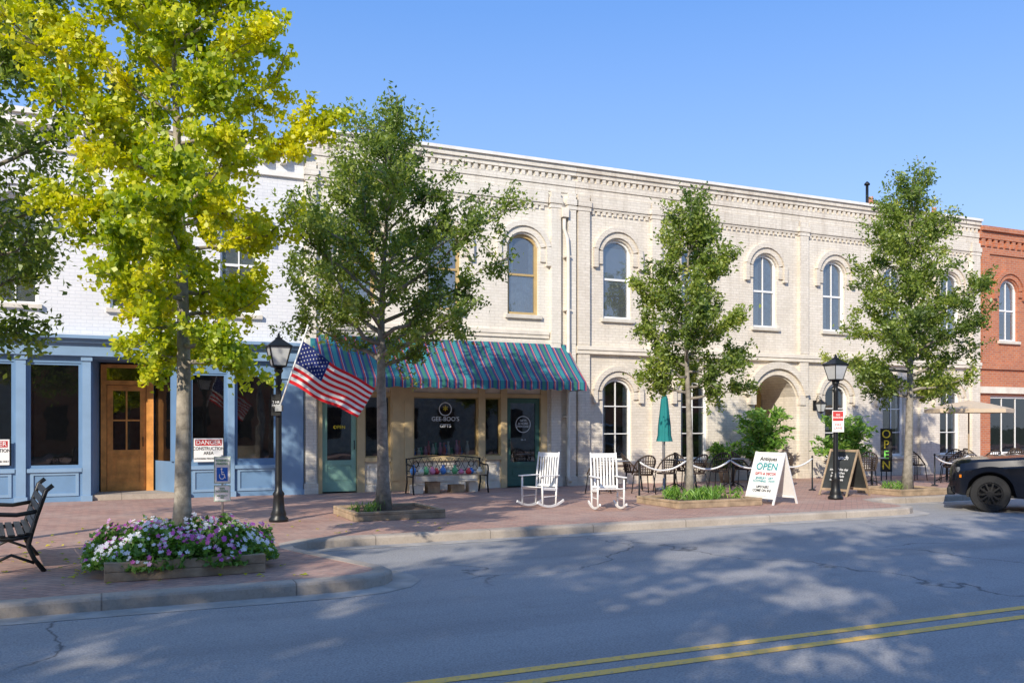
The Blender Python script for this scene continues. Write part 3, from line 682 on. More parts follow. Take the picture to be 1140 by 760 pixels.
def tree(name,label,loc,prof,tr,zf,nl,nleaf,lsize,lm,bm,seed,off=(0,0),twig=.55,aspect=.6,group='street trees along the pavement',slope=(.25,1.1),lob=.25,jit=.07,tw=13,lean=(0,0),lenvar=(.65,1.12),limbr=.42):
    t=thing(name,loc,label,'tree',group=group); rng=np.random.RandomState(seed)
    zs=[p[0] for p in prof]; rs=[p[1] for p in prof]; top=zs[-1]
    env=lambda z: float(np.interp(z,zs,rs))
    k=12; ph=rng.rand(4)*6.28
    TP=[]
    for i in range(k+1):
        f=i/k; z=top*.95*f
        TP.append(np.array([off[0]*f+.10*math.sin(f*5+ph[0])*f+lean[0]*f,off[1]*f+.10*math.sin(f*4+ph[1])*f,z]))
    TZ=[p[2] for p in TP]
    tp=lambda z: np.array([np.interp(z,TZ,[p[j] for p in TP]) for j in range(3)])
    g=MB(); g.tube(TP,[tr*1.35 if i==0 else max(.012,tr*(1-.93*(i/k)**.9)) for i in range(k+1)],10)
    P=[];T=[]; limbs=[]
    for i in range(nl):
        f=(i+.5)/nl; zi=zf+(top*.93-zf)*f**.95; az=i*2.399+rng.uniform(-.5,.5)
        sl=slope[0]+(slope[1]-slope[0])*f+rng.uniform(-.15,.2)
        R=env(zi); R2=env(min(top,zi+R*sl)); 
        L=(.45*R+.55*R2)*rng.uniform(*lenvar)*(1+lob*math.sin(2*az+ph[2])*math.sin(3*f*3+ph[3])); L=max(L,.25)
        b=tp(zi); pts=[b]; cur=az
        for s in range(1,6):
            u=s/5; cur+=rng.uniform(-.12,.12)
            pts.append(b+np.array([math.cos(cur)*L*u,math.sin(cur)*L*u,L*sl*u**1.15])+rng.randn(3)*.03)
        r0=tr*limbr*(1-.75*f); g.tube(pts,[r0*(1-.82*s/5) for s in range(6)],6); limbs.append((pts,L))
    tot=sum(l[1] for l in limbs)
    for pts,L in limbs:
        m=max(4,int(tw*(.5+.8*L))); nlf=int(nleaf*L/tot/m)+1; arr=np.array(pts); od=(arr[-1]-arr[0]); od/=np.linalg.norm(od)+1e-6
        tl=rng.uniform(.2,1.0)
        for q in range(m):
            u=rng.uniform(.16,1)**.8*5; i0=min(4,int(u)); b=arr[i0]+(arr[i0+1]-arr[i0])*(u-i0)
            d=rng.randn(3)*.75+od*.7; d[2]+=.25; d/=np.linalg.norm(d); ln=twig*rng.uniform(.5,1.25)
            if q%2==0: g.tube([b,b+d*ln*.5+rng.randn(3)*.02,b+d*ln],[.010,.007,.004],3)
            cnt=int(nlf*rng.uniform(.15,1.85)); s=rng.uniform(.1,1.05,cnt)[:,None]
            P.append(b+d*ln*s+rng.randn(cnt,3)*jit); tt=np.clip(tl*.55+rng.uniform(-.1,.25)+rng.randn(cnt)*.16,0,1); T.append(tt)
    g.make('trunk',bm,t)
    leaves('crown',np.vstack(P),lsize,aspect,lm,t,seed,tone=np.concatenate(T))
    return t
GX=.83
tree('ginkgo_tree','young ginkgo with yellow-green autumn leaves in a flower planter',(GX,10.75,.1),[(1.5,.5),(2.0,.75),(2.7,.95),(3.4,1.3),(4.2,1.6),(5.2,1.35),(6.0,1.0),(7.0,.7),(8.2,.3)],.105,2.15,60,68000,.064,M['leaf_y'],M['bark_pale'],12,twig=.45,aspect=.85,jit=.048,lob=.38,slope=(-.2,1.4),tw=10,limbr=.3)
tree('street_tree','slender evergreen street tree with grey branching trunk',(4.55,15.4,.08),[(2.0,.65),(2.7,1.5),(3.8,1.95),(5.0,1.8),(5.8,1.4),(6.5,.85),(6.95,.3)],.12,2.5,44,33000,.085,M['leaf_g'],M['bark'],23,twig=.55,aspect=.5,jit=.068,lob=.3,slope=(.4,1.0),tw=9)
tree('street_tree','narrow pyramidal evergreen tree in a timber planter',(11.03,15.3,.08),[(1.8,.6),(2.4,1.25),(3.2,1.3),(4.2,.95),(5.2,.6),(5.8,.35),(6.35,.1)],.085,2.0,38,23000,.09,M['leaf_g'],M['bark'],31,twig=.42,aspect=.5,jit=.062,slope=(.3,1.1),tw=10)
tree('street_tree','conical evergreen tree in front of the long building',(17.2,15.3,.08),[(1.9,1.0),(2.5,1.95),(3.3,1.95),(4.5,1.45),(5.7,.9),(6.9,.4),(7.7,.1)],.11,2.0,48,34000,.09,M['leaf_g'],M['bark'],48,off=(.25,0),twig=.47,aspect=.5,jit=.068,slope=(.2,1.1),tw=10)
tree('street_tree','dense green tree beside the blue shopfront',(-2.0,13.4,.0),[(2.2,.8),(2.9,1.7),(4,2.2),(5.5,2.4),(7,2.0),(8.3,1.2),(9,.3)],.12,2.5,42,36000,.10,M['leaf_g'],M['bark'],59,twig=.6,aspect=.5,jit=.1,slope=(.3,1.1),tw=10)
shade_tree=tree('street_tree','tall leafy tree added out of view to shade the road',(-14,-3.6,0),[(3.2,1.2),(4.2,2.4),(6,3.0),(8.0,2.9),(10,2.0),(11.0,.5)],.2,3.6,32,10500,.21,M['leaf_d'],M['bark'],71,twig=.85,aspect=.6,jit=.13,tw=6,slope=(.25,1.1),lob=.45,group='trees added out of view to shade the road')  # unseen tree, added with its copies to cast leaf shade on the road
for i,(x,y,r) in enumerate(((-20,-3.4,1.1),(-8.6,-3.2,2.4),(-3.4,-3.9,.7),(2.0,-3.5,4.0),(7.2,-3.7,5.2),(-11.2,-7.2,3.6))):
    dup(shade_tree,(x,y,0),r)
rng=np.random.RandomState(77)
P=np.column_stack([rng.normal(.9,2.2,420),rng.normal(11.3,1.9,420),np.full(420,.012)]); P=P[(P[:,1]>9.6)&(P[:,1]<20)&((P[:,0]<2.0)|(P[:,1]>13))]
fl_=leaves('fallen_leaves',P,.06,.8,M['leaf_y'],None,6,upb=6,stuff=True); fl_['label']='yellow ginkgo leaves scattered on the brick pavement'; fl_['category']='leaves'

# ---------------------------------------------------------------- planters
def timber_box(t,w,d,h,name='planter_box'):
    g=MB(); b=.09
    for zz in np.arange(0,h-.01,.1):
        z0=zz+.003;z1=min(zz+.1,h)
        g.box(-w/2,w/2,-d/2,-d/2+b,z0,z1); g.box(-w/2,w/2,d/2-b,d/2,z0,z1); g.box(-w/2,-w/2+b,-d/2+b,d/2-b,z0,z1-.002); g.box(w/2-b,w/2,-d/2+b,d/2-b,z0,z1-.002)
    g.make(name,M['timber'],t,bevel=.006)
    g=MB(); g.box(-w/2+b,w/2-b,-d/2+b,d/2-b,.004,h-.04); g.make('soil',M['soil'],t)
fp=thing('flower_planter',(GX,10.75,0),'square timber planter overflowing with white and pink flowers','planter')
timber_box(fp,1.60,1.5,.2)
rng=np.random.RandomState(5); n=11000
xy=rng.uniform(-1,1,(n,2)); rad=np.sqrt((xy**2).sum(1)); keep=rad<1.12; xy=xy[keep]; n=len(xy)
def hgt(x,y): return .22+.22*np.clip(1-(np.sqrt(x*x+y*y)/1.15)**2.6,0,1)+.08*np.sin(x*7+1)*np.cos(y*6)+.06*np.sin(x*15)*np.sin(y*13+2)
P=np.column_stack([xy[:,0]*1.0,xy[:,1]*.80,hgt(xy[:,0],xy[:,1])*(1-.5*rng.rand(n)**2)+rng.randn(n)*.025])
P[:,2]-=np.clip(np.abs(xy).max(1)-.85,0,1)*.6
P[:,2]=np.maximum(P[:,2],.12)
leaves('foliage',P,.075,.55,M['leaf_s'],fp,3,upb=.8,stuff=True)
g=MB(); nf=1150; tones=[]
for i in range(nf):
    x,y=rng.uniform(-1,1,2)
    if x*x+y*y>1.2: continue
    z=max(.15,float(hgt(x,y))+.03-max(0,max(abs(x),abs(y))-.85)*.6)+rng.uniform(-.04,.05); c=Vector((x*1.0,y*.80-.02,z)); nn=Vector((x*.7+rng.randn()*.3,y*.7-.4+rng.randn()*.3,.7)).normalized()
    a=nn.orthogonal().normalized(); b=nn.cross(a); r=rng.uniform(.017,.029); 
    clump=math.sin(x*4.2+1)*math.cos(y*5)+rng.randn()*.5
    tn=.1 if clump>.05 else rng.choice([.6,.85,.97])
    for k in range(5):
        an=k*2*math.pi/5+rng.rand()*.2; d=a*math.cos(an)+b*math.sin(an); e=a*math.cos(an+1.57)+b*math.sin(an+1.57)
        g.add([c,c+d*r*.65+e*r*.42,c+d*r*1.1+nn*.004,c+d*r*.65-e*r*.42],[(0,1,2,3)]); tones.append(tn)
fo=g.make('flowers',M['petal'],fp); fo['kind']='stuff'
at=fo.data.attributes.new('tone','FLOAT','FACE'); at.data.foreach_set('value',np.array(tones,dtype=np.float32))
def tuft(t,n,w,d,z,seed,size=.16,name='ground_plants',mat='leaf_s'):
    rng=np.random.RandomState(seed); c=rng.uniform(-1,1,(n,2))*[w/2,d/2]; k=40; C=np.repeat(c,k,0)
    P=np.column_stack([C+rng.randn(n*k,2)*.06,z+rng.rand(n*k)*size]); dr=np.column_stack([rng.randn(n*k,2)*.6,np.ones(n*k)])
    leaves(name,P,size,.12,M[mat],t,seed,droop=dr,stuff=True)
for (x,y,w,d,s_,nn,lb) in ((4.62,15.35,1.6,1.5,1,5,'low square timber planter with bare mulch around a tree trunk'),(11.03,15.0,2.0,1.5,2,20,'low square timber planter with grassy green plants'),(17.1,15.35,1.5,1.3,3,6,'low square timber planter around a tree trunk')):
    t=thing('tree_planter',(x,y,0),lb,'planter',group='timber tree planters on the pavement')
    timber_box(t,w,d,.15); tuft(t,nn,w*.8,d*.8,.12,s_,size=.2 if nn>10 else .14)

# ---------------------------------------------------------------- lamps
def lamp(loc,label):
    t=thing('street_lamp',loc,label,'street lamp',group='black lantern street lamps on the pavement')
    g=MB(); g.lathe([(.16,0),(.16,.05),(.12,.09),(.13,.12),(.10,.2),(.085,.42),(.10,.46),(.06,.52),(.055,.6),(.052,1.2),(.048,2.3),(.06,2.34),(.045,2.38),(.05,2.46),(.075,2.5),(.075,2.53)],n=16)
    g.tube([(-.16,0,2.36),(.16,0,2.36)],.012,6)
    g.make('post',M['black'],t)
    gb=MB();gg=MB(); lantern(gb,gg,(0,0,2.58),.36,.5); h=gb.make('lantern',M['black'],t); gg.make('lamp_glass',M['lampglass'],h); return t
L1=(2.69,15.2,0); L2=(14.45,14.75,0)
lamp(L1,'black lantern street lamp holding a flag'); lamp(L2,'black lantern street lamp with a small red and white sign')
ps=thing('post_sign',(L1[0]-.03,L1[1]-.07,1.75),'small dark sign fixed to the lamp post','sign',rot=math.radians(-20))
g=MB(); g.box(-.10,.06,-.02,0,0,.36); g.make('sign_plate',M['black'],ps,bevel=.01); text('lettering','2 HR\nPARK',.055,M['white'],ps,(-.02,-.023,.2))
ps=thing('parking_sign',(L2[0],L2[1]-.07,1.45),'small white sign with red lettering on lamp post','sign',rot=math.radians(-40))
g=MB(); g.box(-.12,.12,-.02,-.005,0,.46); g.make('sign_plate',M['white'],ps,bevel=.005)
g=MB(); g.box(-.105,.105,-.0225,-.0205,.24,.445); g.make('header',M['red_p'],ps)
text('lettering','NO\nPARKING',.058,M['white'],ps,(0,-.025,.34),sx=.85); text('lettering','FIRE\nLANE',.07,M['red_p'],ps,(0,-.023,.12)); 

fl=thing('flag',(L1[0],L1[1]-.05,0),'American flag hanging from an angled white pole','flag',rot=math.radians(-24.6))
g=MB(); g.tube([(.0,-.04,1.85),(.48,-.04,3.22)],.014,8); g.lathe([(.0,0),(.025,.02),(.0,.05)],(.485,-.04,3.22),8); g.make('pole',M['white'],fl)
g=MB(); g.box(-.05,.06,-.08,.03,1.83,1.93); g.make('bracket',M['grey'],fl)
TL=Vector((.40,0,2.99));BL=Vector((.17,0,2.30));TR=Vector((1.60,0,2.22));BR=Vector((1.33,0,1.74))
def fpnt(u,v):
    p=TL.lerp(BL,v).lerp(TR.lerp(BR,v),u); a=.05*u**.7
    p.y=-.04+a*1.6*math.sin(u*9+v*2.2)+.03*math.sin(v*7+u*4)*u
    p.z+=-.05*math.sin(math.pi*u)*(1-.3*v)+.015*math.sin(u*11)
    return p
g=MB(); nu=40; nv=26
g.v=[tuple(fpnt(i/nu,j/nv)) for i in range(nu+1) for j in range(nv+1)]
for i in range(nu):
    for j in range(nv):
        a=i*(nv+1)+j; g.f.append((a,a+1,a+nv+2,a+nv+1)); g.sm.append(True)
        g.mi.append(2 if (i<nu*.375 and j<14) else (0 if (j//2)%2==0 else 1))
for r in range(9):
    for c in range(6 if r%2==0 else 5):
        u=.375*((c*2+(1 if r%2==0 else 2))/12); v=(r+1)/10*(7/13)
        o=fpnt(u,v); du=(fpnt(u+.01,v)-o)/.01; dv=(fpnt(u,v+.01)-o)/.01; du.normalize(); dv.normalize(); nn=du.cross(dv).normalized()
        for sg in (-1,1):
            pts=[o+nn*.004*sg+(du*math.cos(k*math.pi/5)+dv*math.sin(k*math.pi/5))*(.016 if k%2==0 else .007) for k in range(10)]
            g.add(pts,[tuple(range(10))],m=1)
def cloth(n,c):
    m,nt,bs=_base(n); v=objco(nt); nt.links.new(ramp(nt,noise(nt,v,60,2),[(.3,tuple(x*.9 for x in c)),(.7,c)]),bs.inputs['Base Color']); bs.inputs['Roughness'].default_value=.85
    tl=N(nt,'ShaderNodeBsdfTranslucent'); tl.inputs['Color'].default_value=c4(c); mx=N(nt,'ShaderNodeMixShader'); mx.inputs[0].default_value=.3
    nt.links.new(bs.outputs[0],mx.inputs[1]); nt.links.new(tl.outputs[0],mx.inputs[2]); nt.links.new(mx.outputs[0],nt.nodes['Material Output'].inputs[0]); return m
g.make('cloth',[cloth('flag_red',(.78,.02,.03)),cloth('flag_white',(.88,.88,.88)),cloth('flag_blue',(.015,.03,.18))],fl)

# ---------------------------------------------------------------- signs
hs=thing('accessible_parking_sign',(1.84,15.6,0),'reserved accessible parking sign, green and blue on white','sign',rot=math.radians(-12))
hs.scale=(.88,1,1.08)
g=MB(); g.tube([(0,.02,0),(0,.02,1.02)],.022,8); g.make('post',M['grey'],hs)
g=MB(); g.box(-.15,.15,-.012,-.002,.58,1.0); g.box(-.15,.15,-.012,-.002,.31,.56); g.make('sign_plate',M['white'],hs)
g=MB()
for (z0,z1) in ((.315,.555),(.59,.99)):
    g.box(-.145,.145,-.0145,-.0125,z0,z0+.007); g.box(-.145,.145,-.0145,-.0125,z1-.007,z1); g.box(-.145,-.138,-.0145,-.0125,z0+.007,z1-.007); g.box(.138,.145,-.0145,-.0125,z0+.007,z1-.007)
g.make('border',M['green_p'],hs)
text('lettering','RESERVED\nPARKING',.05,M['green_p'],hs,(0,-.015,.91))
text('lettering','VAN\nACCESSIBLE',.042,M['green_p'],hs,(0,-.015,.485)); text('lettering','MAX PENALTY\n$250',.030,M['green_p'],hs,(0,-.015,.38))
g=MB(); g.box(-.10,.10,-.0155,-.0125,.62,.83); g.make('symbol_panel',M['blue_p'],hs)
g=MB(); g.ring(-.005,.70,.040,.052,math.pi*.8,math.pi*2.1,-.019,-.016,16); g.ring(-.012,.808,0.001,.016,0,2*math.pi,-.019,-.016,12)
g.beam((-.012,-.0175,.79),(-.006,-.0175,.725),.014,.003,(0,1,0)); g.beam((-.006,-.0176,.725),(.035,-.0176,.725),.014,.003,(0,1,0)); g.beam((.035,-.0177,.73),(.055,-.0177,.665),.013,.003,(0,1,0)); g.beam((-.01,-.0178,.76),(.03,-.0178,.757),.011,.003,(0,1,0))
g.make('wheelchair_symbol',M['white'],hs)
def danger(loc):
    t=thing('danger_sign',loc,'white danger construction area notice on shop window','sign',group='construction notices on the blue shopfront')
    g=MB(); g.box(-.31,.31,-.01,0,0,.52); g.make('sign_plate',M['white'],t)
    g=MB(); g.box(-.28,.28,-.013,-.0105,.36,.49); g.make('header',M['red_p'],t)
    text('lettering','DANGER',.13,M['white'],t,(0,-.016,.425)); text('lettering','CONSTRUCTION\nAREA',.10,M['black_p'],t,(0,-.014,.24),space=1.0,sx=.85); text('lettering','AUTHORIZED PERSONNEL ONLY',.05,M['black_p'],t,(0,-.014,.07),sx=.8); return t
danger((2.17,FY-.11,.79)); danger((-2.0,FY-.11,.79))

def aframe(loc,rot,label,face,frm,w=.72,h=1.05,spread=.62):
    t=thing('sandwich_board',loc,label,'sign',rot=rot,group='sandwich boards on the pavement')
    ang=math.atan2(spread/2,h)
    for s_ in (-1,1):
        g=MB(); 
        def P(x,z,o=0): return (x,s_*(spread/2*(1-z/h)+o),z)
        for sx in (-1,1): g.beam(P(sx*(w/2-.02),0),P(sx*(w/2-.02),h),.04,.025,(0,1,0))
        g.beam(P(-w/2+.04,h-.03),P(w/2-.04,h-.03),.025,.05); g.beam(P(-w/2+.04,.14),P(w/2-.04,.14),.025,.05)
        leg=g.make('frame',frm,t)
        g=MB(); a=P(-w/2+.04,.17,.005*s_);b=P(w/2-.04,.17,.005*s_);c=P(w/2-.04,h-.06,.005*s_);d=P(-w/2+.04,h-.06,.005*s_)
        g.add([a,b,c,d],[(0,1,2,3)] if s_<0 else [(3,2,1,0)]); g.make('panel',face,leg)
    return t,ang,spread,h
def atext(T,body,size,mat,z,x=0,sx=1):
    t,ang,sp,h=T
    text('lettering',body,size,mat,t,(x,-(sp/2*(1-z/h))-.012,z),(math.pi/2-ang,0,0),sx=sx)
A=aframe((12.5,14.55,0),math.radians(-80),'white sandwich board advertising open shop',M['white'],M['white'],.76,1.05,.74)
atext(A,'Antiques',.12,M['black_p'],.91); atext(A,'OPEN',.21,M['teal_p'],.75); atext(A,'GIFTS & DECOR',.075,M['red_p'],.61); atext(A,'JEWELRY - ART\nCLOTHING - TOYS',.065,M['teal_p'],.49); atext(A,'UPSTAIRS\nCOME ON IN!',.075,M['black_p'],.31)
A=aframe((15.45,15.5,0),math.radians(-84),'black chalkboard sandwich board with white chalk writing',M['chalk'],M['timber'],.78,1.05,.8)
atext(A,'Lunch',.15,M['white'],.86); atext(A,'soup of the day\nsandwiches\nfresh salads\ncoffee - tea',.08,M['white'],.48)
ob_=thing('open_banner',(20.75,19.2,0),'tall black open sign with yellow letters on stand','sign',rot=math.radians(-48))
g=MB(); g.box(-.16,.16,-.02,.02,.25,1.5); g.make('panel',M['black'],ob_); g=MB(); g.beam((-.13,-.2,0),(-.13,0,.4),.03,.03);g.beam((.13,-.2,0),(.13,0,.4),.03,.03);g.beam((0,.3,0),(0,0,1.2),.03,.03); g.make('stand',M['black'],ob_)
for i,(c,m_) in enumerate(zip('OPEN',('yel_p','yel_p','lime_p','yel_p'))): text('lettering',c,.34,M[m_],ob_,(0,-.024,1.33-i*.3),sx=.9)

# ---------------------------------------------------------------- furniture
def rocking(loc,rot,label):
    t=thing('rocking_chair',loc,label,'rocking chair',rot=rot,group='white rocking chairs on the pavement')
    t.scale=(.88,.88,.95)
    W=.29
    for s_ in (-1,1):
        g=MB(); pts=[]
        for i in range(13):
            a=-1+2*i/12; pts.append((s_*W,a*.46+.04,.03+.10*a*a))
        for p,q in zip(pts[:-1],pts[1:]): g.beam(p,q,.03,.045)
        g.make('rocker',M['white'],t)
    for s_ in (-1,1):
        g=MB(); g.tube([(s_*W,-.24,.06),(s_*W,-.25,.40),(s_*W,-.25,.64)],[.02,.024,.018],8); g.make('leg',M['white'],t)
        g=MB(); g.tube([(s_*W,.22,.06),(s_*W,.24,.42)],[.02,.022],8); g.make('leg',M['white'],t)
    g=MB()
    for i in range(9):
        f=i/8; y=-.28+f*.54; g.box(-W+.0,W,y,y+.05,.42-.05*f,.437-.05*f)
    g.beam((-W,-.27,.40),(-W,.26,.36),.03,.05); g.beam((W,-.27,.40),(W,.26,.36),.03,.05)
    for s_ in (-1,1): g.tube([(s_*W,-.24,.23),(s_*W,.22,.23)],.012,6)
    g.make('seat',M['white'],t,bevel=.004)
    g=MB()
    for s_ in (-1,1): g.tube([(s_*W,.24,.36),(s_*W,.28,.8),(s_*W,.34,1.13)],[.022,.022,.016],8)
    for i in range(7):
        x=-.21+.07*i; g.beam((x,.255,.44),(x,.325,1.06),.04,.014,(0,1,0))
    g.beam((-W,.335,1.07),(W,.335,1.07),.025,.09); g.beam((-W,.255,.44),(W,.255,.44),.025,.05); g.make('backrest',M['white'],t,bevel=.004)
    for s_ in (-1,1):
        g=MB(); g.box(s_*W-.045,s_*W+.045,-.33,.31,.64,.662); g.make('armrest',M['white'],t,bevel=.006)
    return t
r1=rocking((7.8,15.75,0),math.radians(-66),'white wooden slatted rocking chair on the brick pavement')
dup(r1,(8.75,14.75,0),math.radians(-14))

def park_bench(loc,rot,label,L=1.5):
    t=thing('park_bench',loc,label,'bench',rot=rot)
    g=MB()
    prof=[(-.26,.42),(-.18,.405),(-.09,.40),(0,.40),(.09,.405),(.17,.42)]
    for y,z in prof: g.box(-L/2,L/2,y-.035,y+.035,z,z+.022)
    g.make('seat',M['black'],t,bevel=.004)
    g=MB()
    for y,z in ((.215,.50),(.235,.59),(.26,.68),(.29,.77),(.33,.86)): g.beam((-L/2,y,z),(L/2,y,z),.022,.07,(0,.3,1))
    g.make('backrest',M['black'],t,bevel=.004)
    for x in (-L/2+.04,L/2-.04):
        g=MB(); g.tube([(x,-.34,0),(x,-.27,.12),(x,-.20,.30),(x,-.26,.385),(x,0,.375),(x,.19,.40)],.028,6); g.tube([(x,.32,0),(x,.22,.14),(x,.16,.28),(x,.19,.42),(x,.24,.6),(x,.33,.88),(x,.40,.94)],.028,6)
        g.tube([(x,-.22,.10),(x,0,.2),(x,.22,.10)],.018,6); g.tube([(x,-.30,.0),(x,-.38,.02)],.02,6); g.make('leg',M['black'],t)
        g=MB(); g.tube([(x,-.25,.39),(x,-.31,.5),(x,-.30,.61),(x,-.2,.65),(x,.05,.63),(x,.24,.66)],.026,6); g.tube([(x,-.22,.5),(x,-.16,.55),(x,-.20,.6),(x,-.25,.55)],.014,6); g.make('armrest',M['black'],t)
    return t
park_bench((-.95,11.75,0),math.radians(-84),'black metal slatted park bench with curled armrests')
ob2=thing('garden_bench',(7.45,19.95,0),'dark ornate iron garden bench beneath the shop window','bench')
g=MB()
for y in (-.22,-.12,-.02,.08,.18): g.box(-.92,.92,y-.04,y+.04,.42,.44)
g.make('seat',M['timber'],ob2,bevel=.004)
g=MB(); g.tube([(-.95,.24,.80),(-.5,.25,.85),(0,.25,.88),(.5,.25,.85),(.95,.24,.80)],.016,6); g.tube([(-.95,.22,.52),(.95,.22,.52)],.013,6)
for i in range(12):
    x=-.88+i*.16; g.tube([(x,.225,.53),(x+.16,.245,.83)],.006,5); g.tube([(x+.16,.225,.53),(x,.245,.83)],.006,5)
for i in range(5):
    x=-.7+i*.35; g.ring(x,.68,.06,.075,0,2*math.pi,.225,.24,14)
g.make('backrest',M['black'],ob2)
for x in (-.93,.93):
    g=MB(); g.tube([(x,-.30,0),(x,-.24,.2),(x,-.25,.42),(x,-.29,.55),(x,-.25,.66),(x,0,.66),(x,.24,.70)],.02,6); g.tube([(x,.30,0),(x,.2,.25),(x,.22,.52),(x,.25,.82)],.02,6); g.tube([(x,-.24,.40),(x,.2,.40)],.015,6); g.make('leg',M['black'],ob2)
def cafe_chair(loc,rot,label):
    t=thing('cafe_chair',loc,label,'chair',rot=rot,group='cafe chairs on the shop terrace')
    g=MB(); g.lathe([(.0,.43),(.2,.43),(.225,.445),(.22,.465),(.0,.47)],n=20); g.make('seat',M['brown'],t)
    for x,y in ((-.17,-.17),(.17,-.17),(-.17,.17),(.17,.17)):
        g=MB(); g.tube([(x*1.25,y*1.25,0),(x,y,.44)],.013,6); g.make('leg',M['black'],t)
    g=MB(); pts=[]
    for i in range(13):
        a=math.pi*(i/12); pts.append((-.25*math.cos(a),.02+.25*math.sin(a)*.95+.04,.66+.24*math.sin(a)))
    g.tube([(-.24,-.12,.45)]+pts+[(.24,-.12,.45)],.018,6)
    for i in range(1,12):
        a=math.pi*(i/12); p=pts[i]; g.tube([(-.20*math.cos(a),.02+.19*math.sin(a),.46),p],.012,4)
    for zz in (.52,.58,.64,.70,.76):
        q=[(-.23*math.cos(math.pi*i/12),.03+.22*math.sin(math.pi*i/12),zz) for i in range(2,11)]; g.tube(q,.010,4)
    g.make('backrest',M['brown'],t); return t
def cafe_table(loc,label):
    t=thing('cafe_table',loc,label,'table',group='round cafe tables on the shop terrace')
    g=MB(); g.lathe([(0,.725),(.33,.725),(.345,.735),(.345,.75),(0,.755)],n=28); g.make('tabletop',M['grey'],t)
    g=MB(); g.lathe([(.03,.04),(.025,.72)],n=10)
    for k in range(4):
        a=k*math.pi/2+.4; g.tube([(0,0,.16),(.18*math.cos(a),.18*math.sin(a),.08),(.28*math.cos(a),.28*math.sin(a),.015)],.014,6)
    g.make('pedestal',M['black'],t); return t
cc=cafe_chair((10.6,18.3,0),math.radians(-70),'dark woven cafe chair beside a round table')
for (x,y,r) in ((11.95,18.9,60),(11.5,17.75,170),(12.35,18.1,-80),(13.5,18.9,80),(13.0,17.8,190),(14.1,18.3,-60),(15.4,19.0,70),(14.75,17.6,170),(16.2,18.4,-50),(15.6,17.9,120),(21.6,18.9,80),(22.3,18.3,-80),(23.8,18.7,70),(17.9,17.2,-60),(23.0,17.6,170),(21.4,17.5,185),(24.6,18.0,-70),(25.6,18.5,80)):
    dup(cc,(x,y,0),math.radians(r))
ct=cafe_table((11.25,18.6,0),'round metal cafe table on a central pedestal')
for (x,y) in ((12.95,18.6),(14.75,18.6),(21.9,18.1),(23.05,18.5),(18.5,17.6),(25.1,18.3)): dup(ct,(x,y,0),.3)
def ropes(loc):
    rb=thing('rope_barrier',loc,'white rope strung between thin black posts','rope barrier',group='rope barriers around the cafe terrace')
    px_=[0,1.25,2.5,3.75,5.0]
    for x in px_:
        g=MB(); g.lathe([(.09,0),(.09,.02),(.02,.04),(.018,.8),(.03,.83),(.0,.86)],(x,0,0),10); g.make('post',M['black'],rb)
    for a,b_ in zip(px_[:-1],px_[1:]):
        g=MB(); g.tube([(a+(b_-a)*i/10,-.0,.78-.20*(1-(2*i/10-1)**2)) for i in range(11)],.022,6); g.make('rope',M['white'],rb)
ropes((10.9,17.0,0)); ropes((20.0,16.9,0))

u=thing('patio_umbrella',(12.62,18.55,0),'closed teal patio umbrella on a pole','umbrella')
g=MB(); g.tube([(0,0,0),(0,0,2.4)],.02,8); g.lathe([(.25,0),(.25,.05),(.05,.08),(.04,.3)],n=16); g.lathe([(0,2.42),(.03,2.45),(0,2.5)],n=8); g.make('pole',M['grey'],u)
g=MB(); vs=[];n=24
for z,r in ((2.4,.02),(2.25,.07),(1.9,.10),(1.6,.13),(1.35,.14),(1.2,.17)):
    for k in range(n): a=2*math.pi*k/n; rr=r*(1+.22*math.cos(8*a)); vs.append((rr*math.cos(a),rr*math.sin(a),z))
g.add(vs,[(i*n+k,(i+1)*n+k,(i+1)*n+(k+1)%n,i*n+(k+1)%n) for i in range(5) for k in range(n)],True); g.make('canopy',M['teal'],u)
u=thing('patio_umbrella',(23.3,18.5,0),'open beige patio umbrella over cafe tables','umbrella')
g=MB(); g.tube([(0,0,0),(0,0,2.34)],.022,8); g.lathe([(.27,0),(.27,.05),(.05,.08),(.04,.3)],n=16)
for k in range(8): a=k*math.pi/4; g.tube([(0,0,2.27),(1.15*math.cos(a),1.15*math.sin(a),2.04)],.01,5)
g.make('pole',M['timber'],u)
g=MB(); vs=[(0,0,2.33)];n=8
for r,z in ((.6,2.22),(1.2,2.07),(1.2,1.96)):
    for k in range(n): a=2*math.pi*k/n; vs.append((r*math.cos(a),r*math.sin(a),z))
fs=[(0,1+k,1+(k+1)%n) for k in range(n)]
for i in range(2): fs+=[(1+i*n+k,1+(i+1)*n+k,1+(i+1)*n+(k+1)%n,1+i*n+(k+1)%n) for k in range(n)]
g.add(vs,fs); g.make('canopy',M['canvas'],u)

